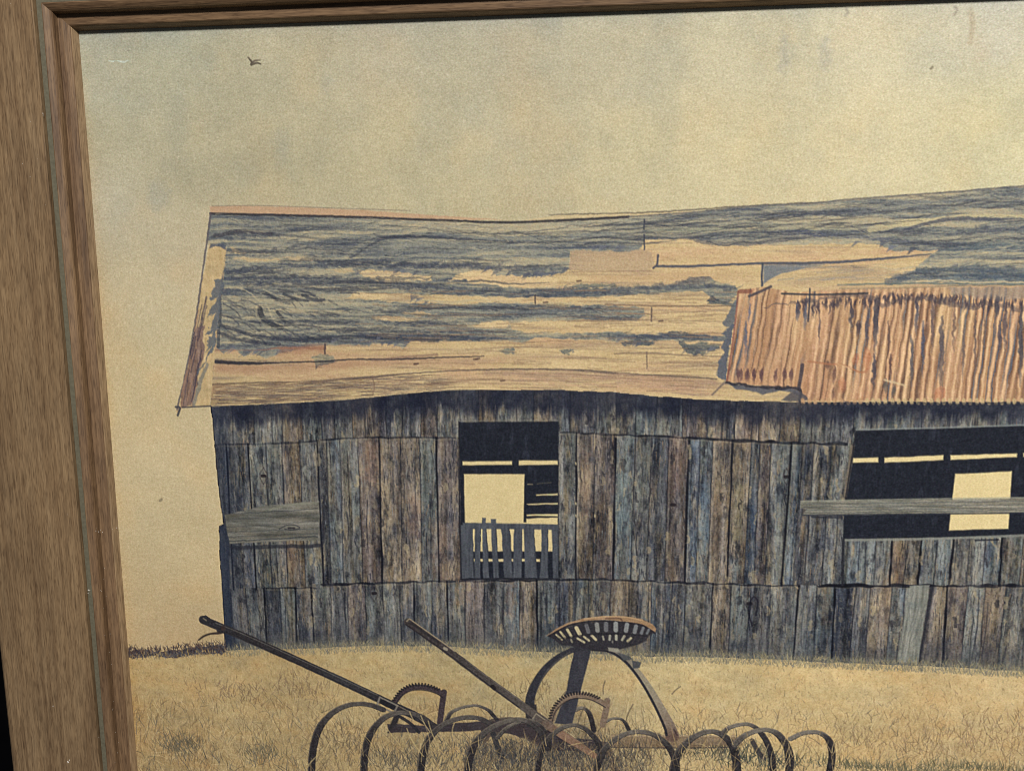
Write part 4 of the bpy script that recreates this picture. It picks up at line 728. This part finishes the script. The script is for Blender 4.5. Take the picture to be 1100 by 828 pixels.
stroke([(440.5, 664.8), (478, 691.5), (488, 699)], .8, (176, 160, 130), .8); stroke([(437, 667), (439.5, 664.5)], .8, (170, 156, 128), .8); stroke([(436, 670.5), (475, 697.5), (520, 731.5), (557, 759)], .8, (34, 32, 38), .8)
stroke([(500, 708), (520, 724), (562, 754)], .6, (128, 118, 106), .6); stroke([(477.5, 696), (479.5, 697)], 2.2, (158, 148, 130), .9); stroke([(529, 737), (531, 739)], 2.8, (34, 30, 34), .9); stroke([(441, 668.5), (470, 689)], 1.8, (40, 38, 42), .6)
stroke([(576, 766), (590, 776), (586, 782), (572, 772), (576, 766)], .9, (150, 140, 120), .8, sm=False)
stroke([(586, 777), (604, 789), (622, 800), (640, 812)], [5.6, 6.2, 5.4, 4], [(104, 90, 80), (140, 112, 94), (132, 106, 88), (128, 100, 82)], 1, lab=LV2, grain=14, sm=False); stroke([(588, 784), (612, 800)], 1, (50, 44, 48), .8)
# front rows of tines, far ones first
tine([(479, 775), (485, 765), (497, 759.5), (511, 757.5), (524, 762), (534, 773)], 3.0); stroke([(530, 788), (534, 800), (539, 812)], 4, (50, 50, 54), .9, grain=8)
tine([(777, 787), (783, 781.5), (792, 778.5), (804, 777.5), (814, 783), (823, 795), (829, 812), (831, 830)], 4.0); stroke([(808, 795), (814, 806), (820, 814)], 3.2, (62, 58, 60), .9)
tine([(534, 792), (545, 781), (560, 774.5), (573, 774), (584, 783), (590, 797)], 3.2)
stroke([(648, 800), (655, 812), (662, 828)], 4, (70, 60, 58), .8, grain=10, rough=1)
tine([(333, 850), (334.5, 828), (336, 806), (342, 784), (352, 770), (364, 761), (379, 756), (396, 756.5), (412, 762)], 5.2)
tine([(392, 850), (391, 828), (392, 808), (397, 790), (408, 774.5), (422, 766.5), (438, 765.5), (454, 770), (466, 780)], 5.0)
tine([(452, 850), (452, 828), (455, 808), (463, 790), (478, 777), (497, 770.5), (514, 771), (527, 777)], 5.0)
tine([(502, 850), (502.5, 828), (506, 808), (515, 792), (532, 779), (552, 773), (568, 775), (581, 787), (589, 803)], 5.2)
tine([(577, 850), (577.5, 828), (581, 808), (590, 792), (605, 781), (619, 778.5), (632, 785), (643, 798), (647, 812)], 4.2)
tine([(640, 850), (640.5, 828), (647, 808), (658, 796), (672, 788), (688, 785.5), (704, 789.5), (717, 800), (725, 815), (727, 832)], 4.8)
tine([(722, 850), (723, 828), (729, 808), (741, 794.5), (754, 787), (768, 785.5), (781, 793), (789.5, 808), (792, 830)], 5.2)
tine([(789, 799), (802, 788.5), (820, 783.5), (834, 787), (844, 799), (848.5, 814), (847.5, 832)], 5.0)
tine([(849, 793), (863, 787), (879, 786.5), (890, 794), (894, 810), (891, 830)], 4.4)
# blades crossing in front of the iron
n = 420; xs = rng.uniform(330, 900, n); q = M(np.stack([xs, rng.uniform(800, 850, n)], 1)); hairs(q[:, 0], q[:, 1], -1.57 + rng.randn(n) * .42, rng.uniform(6, 20, n), pick([(196, 172, 122), (176, 152, 108), (110, 96, 78)], n, 9), .65, rng.randn(n) * .4)
for (a, b) in (((448, 778), (440, 764)), ((462, 786), (452, 768)), ((430, 800), (412, 776)), ((470, 800), (460, 774)), ((486, 790), (488, 776)), ((620, 780), (628, 758)), ((672, 775), (680, 756)), ((648, 745), (650, 731)), ((722, 745), (731, 737)), ((602, 752), (608, 742)), ((437, 782), (446, 800)), ((455, 812), (440, 790)), ((330, 824), (340, 812))):
    stroke([a, ((a[0] + b[0]) / 2 - 1, (a[1] + b[1]) / 2), b], .7, (186, 166, 120) if a[0] < 600 else (96, 84, 72), .8)
n = 1100; q = M(np.stack([rng.uniform(500, 700, n), rng.uniform(800, 834, n)], 1)); hairs(q[:, 0], q[:, 1], -1.57 + rng.randn(n) * .45, rng.uniform(3, 9, n), pick([(70, 64, 62), (92, 80, 68), (150, 128, 92), (60, 62, 66)], n, 8), .5, 0, mask=[FIELD, BEAM])

# --- bird, specks and scuffs
BIRD = label('painted_bird')
stroke([(266.5, 62), (269, 65), (271, 68), (270, 70)], [.7, 1.1, 1.4, .7], (92, 84, 72), .95, lab=BIRD); stroke([(270, 68.5), (274, 65.5), (279, 65)], [1.3, 1.1, .6], (96, 86, 74), .85, lab=BIRD); stroke([(270, 69.5), (276, 68), (280, 69)], [1.6, 1.2, .8], (92, 84, 72), .95, lab=BIRD)
for (u, v) in ((173, 536.5), (1001, 73)):
    stroke([(u - 1, v + 1), (u + .6, v - .4)], rng.uniform(.7, 1.5) if v != 536.5 else 1.9, (112, 102, 82), .6)
stroke([(121, 66), (126, 65.2), (133, 66), (140, 65.4)], .6, (200, 214, 204), [.3, .7, .8, .3], rough=1); stroke([(117, 65.5), (122, 66.5)], .6, (206, 224, 216), .6)


# printer's grain and canvas weave over everything; warm stain along the left sight edge, cool shadow of the top rail painted in below it
g = rng.randn(H, W).astype(np.float32)
g2 = (g + np.roll(g, 1, 1) + .6 * np.roll(g, 1, 0)) / 1.55
wv = noise(XX, YY, 3.2, 1.1, 601, 1) * 3.4 + noise(XX, YY, 1.3, 1.3, 602, 1) * 3.2
amp = np.where(LAB == 0, 1.0, .75)
C += ((g2 * 4.0 + wv * 1.0) * amp)[..., None] * np.array((1, 1, 1.05), np.float32)
g3 = rng.randn(H, W, 3).astype(np.float32) * 1.5; C += g3
edge = np.exp(-(XX - LEFT) / 7) * (XX > LEFT - 2) * np.clip(noise(XX, YY, 8, 60, 603, 2) * .5 + .6, 0, 1) * np.clip((YY + 215) / 60, 0, 1)
C += (edge * .8)[..., None] * np.array((-4, -13, -20), np.float32)
rail_shade = np.exp(-(YY - TOPY) / 5); C += rail_shade[..., None] * np.array((-14, -8, 4), np.float32)
def blur(a):
    k = (a + np.roll(a, 1, 0) + np.roll(a, -1, 0)) / 3; return (k + np.roll(k, 1, 1) + np.roll(k, -1, 1)) / 3
C = C + (.75 * ((XX < 336) & (YY < 300)))[..., None] * (C - blur(blur(C)))
C = np.clip(C, 4, 250)
print('painted', round(time.time() - T0, 1), 's', W, H, len(LABELS))

# ------------------------------------------------------------------ pigment -> mesh
LIGHT_GAIN = 1.30
lin = (C / 255.0); lin = np.where(lin <= .04045, lin / 12.92, ((lin + .055) / 1.055) ** 2.4) / LIGHT_GAIN
lin = np.clip(lin, 0, .9)

def nt(m):
    m.use_nodes = True; t = m.node_tree; t.nodes.clear(); return t, t.nodes, t.links
def print_material():
    m = bpy.data.materials.new('printed_canvas'); t, N, L = nt(m)
    out = N.new('ShaderNodeOutputMaterial'); b = N.new('ShaderNodeBsdfPrincipled'); L.new(b.outputs[0], out.inputs[0])
    a = N.new('ShaderNodeVertexColor'); a.layer_name = 'pigment'
    tc = N.new('ShaderNodeTexCoord'); mp = N.new('ShaderNodeMapping'); mp.inputs['Scale'].default_value = (900, 900, 1500); L.new(tc.outputs['Object'], mp.inputs[0])
    n1 = N.new('ShaderNodeTexNoise'); n1.inputs['Scale'].default_value = 1.0; n1.inputs['Detail'].default_value = 3; L.new(mp.outputs[0], n1.inputs['Vector'])
    mr = N.new('ShaderNodeMapRange'); mr.inputs['To Min'].default_value = .86; mr.inputs['To Max'].default_value = 1.14; mr.inputs['From Min'].default_value = .25; mr.inputs['From Max'].default_value = .75; L.new(n1.outputs['Fac'], mr.inputs['Value'])
    mx = N.new('ShaderNodeMix'); mx.data_type = 'RGBA'; mx.blend_type = 'MULTIPLY'; mx.inputs['Factor'].default_value = 1
    L.new(a.outputs['Color'], mx.inputs['A']); L.new(mr.outputs[0], mx.inputs['B']); L.new(mx.outputs['Result'], b.inputs['Base Color'])
    b.inputs['Roughness'].default_value = .7; b.inputs['Specular IOR Level'].default_value = .14
    bp = N.new('ShaderNodeBump'); bp.inputs['Strength'].default_value = .25; bp.inputs['Distance'].default_value = .0003; L.new(n1.outputs['Fac'], bp.inputs['Height']); L.new(bp.outputs[0], b.inputs['Normal'])
    return m
PRINT = print_material()
def link(o, parent=None):
    scene.collection.objects.link(o)
    if parent is not None: o.parent = parent
    return o
root = bpy.data.objects.new('framed_picture', None); link(root); root.empty_display_size = .1
root['label'] = 'dark oak framed print of a weathered barn with a rusty harrow in dry grass'
root['category'] = 'framed picture'
vid_all = np.arange(H * W).reshape(H, W)
fl = LAB[:-1, :-1]
def sheet(name, k, parent):
    ii, jj = np.nonzero(fl == k)
    if len(ii) == 0: return None
    quads = np.stack([vid_all[ii, jj], vid_all[ii + 1, jj], vid_all[ii + 1, jj + 1], vid_all[ii, jj + 1]], 1)
    used, inv = np.unique(quads, return_inverse=True); inv = inv.reshape(quads.shape)
    vy, vx = used // W, used % W
    co = np.zeros((len(used), 3), np.float32); co[:, 0] = GX[vx] * MM; co[:, 2] = -GY[vy] * MM
    me = bpy.data.meshes.new(name); n_ = len(quads)
    me.vertices.add(len(used)); me.vertices.foreach_set('co', co.ravel())
    me.loops.add(n_ * 4); me.loops.foreach_set('vertex_index', inv.ravel().astype(np.int32))
    me.polygons.add(n_); me.polygons.foreach_set('loop_start', (np.arange(n_) * 4).astype(np.int32))
    me.update(calc_edges=True)
    at = me.color_attributes.new('pigment', 'FLOAT_COLOR', 'POINT')
    rgba = np.ones((len(used), 4), np.float32); rgba[:, :3] = lin[vy, vx]; at.data.foreach_set('color', rgba.ravel())
    me.materials.append(PRINT)
    return link(bpy.data.objects.new(name, me), parent)
sky_o = sheet('painted_sky', 0, root); field_o = sheet('painted_field', FIELD, root)
sheet('painted_bird', BIRD, root); sheet('painted_hedge', HEDGE, root)
barn = sheet('painted_barn', WALL, root)
for k in (DOOR, *GAPS, GATE, WIN, NB, NB2, LB, ROOF, GB, IRON): sheet(LABELS[k], k, barn)
harrow = sheet('painted_harrow', BEAM, root)
for k in range(1, len(LABELS)):
    if LABELS[k] in ('spring_tine', 'seat_spring', 'seat_post', 'tractor_seat', 'ratchet_arc', 'lever'): sheet(LABELS[k], k, harrow)
print('sheets', round(time.time() - T0, 1), 's')

# ------------------------------------------------------------------ frame
def wood(name, axis, base_c, dark_c, light_c, rough=.5, scl=1.0):
    """oak grain running along axis (0 = x, 2 = z)"""
    m = bpy.data.materials.new(name); t, N, L = nt(m)
    out = N.new('ShaderNodeOutputMaterial'); b = N.new('ShaderNodeBsdfPrincipled'); L.new(b.outputs[0], out.inputs[0])
    tc = N.new('ShaderNodeTexCoord')
    def mapped(across, along):
        mp = N.new('ShaderNodeMapping'); s = [across] * 3; s[axis] = along; mp.inputs['Scale'].default_value = s; L.new(tc.outputs['Object'], mp.inputs[0]); return mp
    def nz(mp, det=4, dist=0.0):
        n_ = N.new('ShaderNodeTexNoise'); n_.inputs['Scale'].default_value = 1; n_.inputs['Detail'].default_value = det; n_.inputs['Distortion'].default_value = dist; L.new(mp.outputs[0], n_.inputs['Vector']); return n_
    def ramp(n_, a, ca, b_, cb):
        r = N.new('ShaderNodeValToRGB'); r.color_ramp.elements[0].position = a; r.color_ramp.elements[0].color = (*ca, 1); r.color_ramp.elements[1].position = b_; r.color_ramp.elements[1].color = (*cb, 1); L.new(n_.outputs['Fac'], r.inputs[0]); return r
    def mix(kind, fac, A, B):
        mx = N.new('ShaderNodeMix'); mx.data_type = 'RGBA'; mx.blend_type = kind
        if isinstance(fac, float): mx.inputs['Factor'].default_value = fac
        else: L.new(fac, mx.inputs['Factor'])
        L.new(A, mx.inputs['A']); L.new(B, mx.inputs['B']); return mx.outputs['Result']
    broad = nz(mapped(70 * scl, 5), 5, 1.6); fine = nz(mapped(1150 * scl, 80), 3); pores = nz(mapped(1300 * scl, 150), 2); streak = nz(mapped(420 * scl, 16), 4, .4)
    c = ramp(broad, .34, dark_c, .66, base_c).outputs[0]
    s = ramp(streak, .40, (0, 0, 0), .72, (1, 1, 1)); lc = N.new('ShaderNodeRGB'); lc.outputs[0].default_value = (*light_c, 1)
    sf = N.new('ShaderNodeMath'); sf.operation = 'MULTIPLY'; sf.inputs[1].default_value = .62; L.new(s.outputs[0], sf.inputs[0])
    c = mix('MIX', sf.outputs[0], c, lc.outputs[0])
    c = mix('MULTIPLY', .8, c, ramp(fine, .30, (.55, .52, .50), .62, (1.16, 1.14, 1.1)).outputs[0])
    c = mix('MULTIPLY', .7, c, ramp(pores, .34, (.55, .5, .47), .46, (1, 1, 1)).outputs[0])
    blot = nz(mapped(30, 12), 3); c = mix('MULTIPLY', .5, c, ramp(blot, .3, (.74, .72, .72), .7, (1.15, 1.12, 1.08)).outputs[0])
    L.new(c, b.inputs['Base Color'])
    b.inputs['Roughness'].default_value = rough; b.inputs['Specular IOR Level'].default_value = .35
    bp = N.new('ShaderNodeBump'); bp.inputs['Strength'].default_value = .4; bp.inputs['Distance'].default_value = .0004; L.new(fine.outputs['Fac'], bp.inputs['Height']); L.new(bp.outputs[0], b.inputs['Normal'])
    return m
def plain(name, c, rough, metal=0.0, var=.12, scale=300, spec=.4):
    m = bpy.data.materials.new(name); t, N, L = nt(m)
    out = N.new('ShaderNodeOutputMaterial'); b = N.new('ShaderNodeBsdfPrincipled'); L.new(b.outputs[0], out.inputs[0])
    tc = N.new('ShaderNodeTexCoord'); n_ = N.new('ShaderNodeTexNoise'); n_.inputs['Scale'].default_value = scale; n_.inputs['Detail'].default_value = 5; L.new(tc.outputs['Object'], n_.inputs['Vector'])
    r = N.new('ShaderNodeValToRGB'); r.color_ramp.elements[0].position = .3; r.color_ramp.elements[1].position = .7
    r.color_ramp.elements[0].color = (*[v * (1 - var) for v in c], 1); r.color_ramp.elements[1].color = (*[v * (1 + var) for v in c], 1)
    L.new(n_.outputs['Fac'], r.inputs[0]); L.new(r.outputs[0], b.inputs['Base Color']); b.inputs['Roughness'].default_value = rough; b.inputs['Metallic'].default_value = metal; b.inputs['Specular IOR Level'].default_value = spec
    return m
BASEC, DARKC, LIGHTC = (.185, .123, .067), (.126, .079, .042), (.248, .174, .100)
IB, ID_, IL = (.145, .088, .047), (.090, .051, .026), (.212, .136, .074)
woodV, woodH = wood('oak_upright', 2, BASEC, DARKC, LIGHTC), wood('oak_level', 0, BASEC, DARKC, LIGHTC)
inV, inH = wood('oak_bead_upright', 2, IB, ID_, IL, .62), wood('oak_bead_level', 0, IB, ID_, IL, .62)
sightV, sightH_shaded = wood('sight_edge_upright', 2, (.26, .18, .105), (.20, .135, .078), (.33, .24, .15), .6), wood('sight_edge_level_shaded', 0, (.2, .13, .075), (.14, .09, .055), (.26, .18, .11), .6)  # pale raw edge; level copy darker, the lip's shade put into its colour
gilt = plain('tarnished_gilt', (.118, .108, .074), .5, .15, .18, 500)

OUTER = [(17.9, 9.0), (17.9, 16.4), (18.4, 17.1), (46, 17.5), (78, 17.0), (82.6, 16.4), (83.2, 15.3), (83.9, 16.2), (87.5, 15.2), (90.5, 12.5), (92.2, 9), (92.2, -13), (17.9, -13)]
FILLET = [(13.0, 12.0), (13.0, 14.0), (13.4, 14.3), (17.1, 14.3), (17.4, 14.0), (17.4, 8.0), (13.0, 8.0)]
SIGHT = [(0.0, -.6), (0.0, .3), (.4, 3.0), (.9, 5.2), (1.2, 5.9), (1.3, -.6)]
INNER = [(1.2, -.6), (1.2, 5.9), (1.45, 6.4), (2.0, 6.9), (3.2, 7.2), (5, 7.7), (8.1, 8.1), (8.15, 11.8), (8.5, 12.9), (9.3, 13.9), (10.8, 15.1), (12.2, 15.8), (12.8, 15.7), (12.85, 7), (17.8, 7), (17.8, -13), (2.5, -13), (2.5, -.6)]
L_, R_, T_, B_ = LEFT, RIGHTX, -TOPY, -BOTY
def rail_mesh(name, prof, side, mat, parent):
    """mitred length of moulding; d = distance outward from the sight edge, h = height towards the viewer"""
    ends = {'left': lambda d: ((L_ - d, B_ - d), (L_ - d, T_ + d)), 'right': lambda d: ((R_ + d, T_ + d), (R_ + d, B_ - d)),
            'top': lambda d: ((L_ - d, T_ + d), (R_ + d, T_ + d)), 'bottom': lambda d: ((R_ + d, B_ - d), (L_ - d, B_ - d))}[side]
    seg = 40; vs = []; fs = []; n_ = len(prof)
    for s in range(seg + 1):
        t = s / seg
        for (d, h) in prof:
            (x0, z0), (x1, z1) = ends(d)
            vs.append(((x0 + (x1 - x0) * t) * MM, -h * MM, (z0 + (z1 - z0) * t) * MM))
    for s in range(seg):
        for k in range(n_):
            a, b = s * n_ + k, s * n_ + (k + 1) % n_; fs.append((a, b, b + n_, a + n_))
    fs.append(tuple(range(n_))[::-1]); fs.append(tuple(seg * n_ + k for k in range(n_)))
    me = bpy.data.meshes.new(name); me.from_pydata(vs, [], fs); me.update(); me.materials.append(mat)
    import bmesh
    bm = bmesh.new(); bm.from_mesh(me); bmesh.ops.recalc_face_normals(bm, faces=bm.faces); bm.to_mesh(me); bm.free()
    return link(bpy.data.objects.new(name, me), parent)
for side in ('left', 'top', 'right', 'bottom'):
    up = side in ('left', 'right')
    r = rail_mesh('frame_rail', OUTER, side, woodV if up else woodH, root)
    rail_mesh('gilt_fillet', FILLET, side, gilt, r)
    rail_mesh('sight_edge', SIGHT, side, sightV if up else sightH_shaded, r)
    rail_mesh('inner_moulding', INNER, side, inV if up else inH, r)
# backing board
def boxm(name, x0, x1, y0, y1, z0, z1, mat, parent=None):
    v = [(x, y, z) for x in (x0, x1) for y in (y0, y1) for z in (z0, z1)]; v = [tuple(c * MM for c in p) for p in v]
    f = [(0, 1, 3, 2), (4, 6, 7, 5), (0, 4, 5, 1), (2, 3, 7, 6), (0, 2, 6, 4), (1, 5, 7, 3)]
    me = bpy.data.meshes.new(name); me.from_pydata(v, [], f); me.update(); me.materials.append(mat); return link(bpy.data.objects.new(name, me), parent)
boxm('backing_board', L_ - 1.5, R_ + 1.5, 1.0, 4.0, B_ - 1.5, T_ + 1.5, plain('brown_board', (.18, .13, .09), .8), root)

# small chips and lint caught on the frame
def at(u, v, h):
    d = FWD + RIGHT * ((u - CU) / F) - UP * ((v - CV) / F); t = (-h - CAM[1]) / d[1]; return CAM + d * t
scuff = plain('chalky_scuff', (.62, .58, .52), .8, 0, .1)
import bmesh
def chip(pts, w, h, name='scuff'):
    bm = bmesh.new()
    for (u, v, s) in pts:
        c = at(u, v, h); r = bmesh.ops.create_icosphere(bm, subdivisions=1, radius=w * s * .5 * MM)
        bmesh.ops.scale(bm, vec=(1.3, .35, .8), verts=r['verts']); bmesh.ops.rotate(bm, cent=(0, 0, 0), matrix=__import__('mathutils').Matrix.Rotation(rng.uniform(0, 3), 3, 'Y'), verts=r['verts']); bmesh.ops.translate(bm, vec=[x * MM for x in c], verts=r['verts'])
    me = bpy.data.meshes.new(name); bm.to_mesh(me); bm.free(); me.materials.append(scuff); return link(bpy.data.objects.new(name, me), root)
chip([(98.5, 569.5, 1.9), (100, 570.5, 1.2), (103, 570, .7), (106, 571, .8), (108, 569, .6), (110, 571.5, .7)], .75, 13.2)
chip([(113, 569, .8), (116, 568.2, .9), (119, 567.6, .8), (121, 568, .6), (125, 566.8, .9)], .6, 5.2)
chip([(95, 633.5, 1.3), (96.5, 634, .9), (94.6, 637, .8)], .8, 15.2)
chip([(46, 122, .8), (46.3, 124, .6)], .8, 17.2); chip([(73, 818, 2.1), (74.5, 816, 1.2)], .7, 17.6); chip([(57, 758, 1.0)], .7, 17.6); chip([(88, 314.5, 1.3), (90.5, 314, 1.0), (88.5, 312.5, .7)], .7, 5.2)
for _ in range(14):
    chip([(rng.uniform(2, 40) + .09 * (vv := rng.uniform(0, 828)), vv, rng.uniform(.3, .7))], .6, 17.4, 'dust_speck')
for v in rng.uniform(560, 828, 20):
    chip([(100 + (v - 570) * .085 + rng.uniform(2, 9), v, rng.uniform(.3, .8))], .55, 13.8, 'dust_speck')

# ------------------------------------------------------------------ wall behind, light, camera
wallo = boxm('wall', -1400, 1600, 14.5, 60, -1200, 1400, plain('black_wall', (.0015, .0015, .0018), .95, 0, .3, 40, 0.0)); wallo['kind'] = 'structure'
def area(name, loc, target, size, power, col):
    l = bpy.data.lights.new(name, 'AREA'); l.shape = 'RECTANGLE'; l.size, l.size_y = size; l.energy = power; l.color = col
    o = link(bpy.data.objects.new(name, l)); o.location = loc
    from mathutils import Vector
    o.rotation_euler = (Vector(target) - Vector(loc)).to_track_quat('-Z', 'Y').to_euler(); return o
area('room_lamp', (.80, -2.15, 1.45), (.0, 0, -.05), (.30, .30), 116, (1.0, .975, .93))
w = bpy.data.worlds.new('World'); scene.world = w; w.use_nodes = True
w.node_tree.nodes['Background'].inputs[0].default_value = (.86, .93, 1.0, 1); w.node_tree.nodes['Background'].inputs[1].default_value = .075
cam = bpy.data.cameras.new('camera'); co_ = link(bpy.data.objects.new('camera', cam))
from mathutils import Matrix, Vector
mw = Matrix(((RIGHT[0], UP[0], -FWD[0], CAM[0] * MM), (RIGHT[1], UP[1], -FWD[1], CAM[1] * MM), (RIGHT[2], UP[2], -FWD[2], CAM[2] * MM), (0, 0, 0, 1)))
co_.matrix_world = mw
cam.sensor_width = 36; cam.lens = 36 * F / 1100; cam.clip_start = .01; cam.clip_end = 100
scene.camera = co_
vs = scene.view_settings; vs.view_transform = 'Standard'; vs.look = 'None'; vs.exposure = 0; vs.gamma = 1
scene.cycles.max_bounces = 4; scene.cycles.use_denoising = False; scene.cycles.filter_width = 0.95
print('script', round(time.time() - T0, 1), 's')
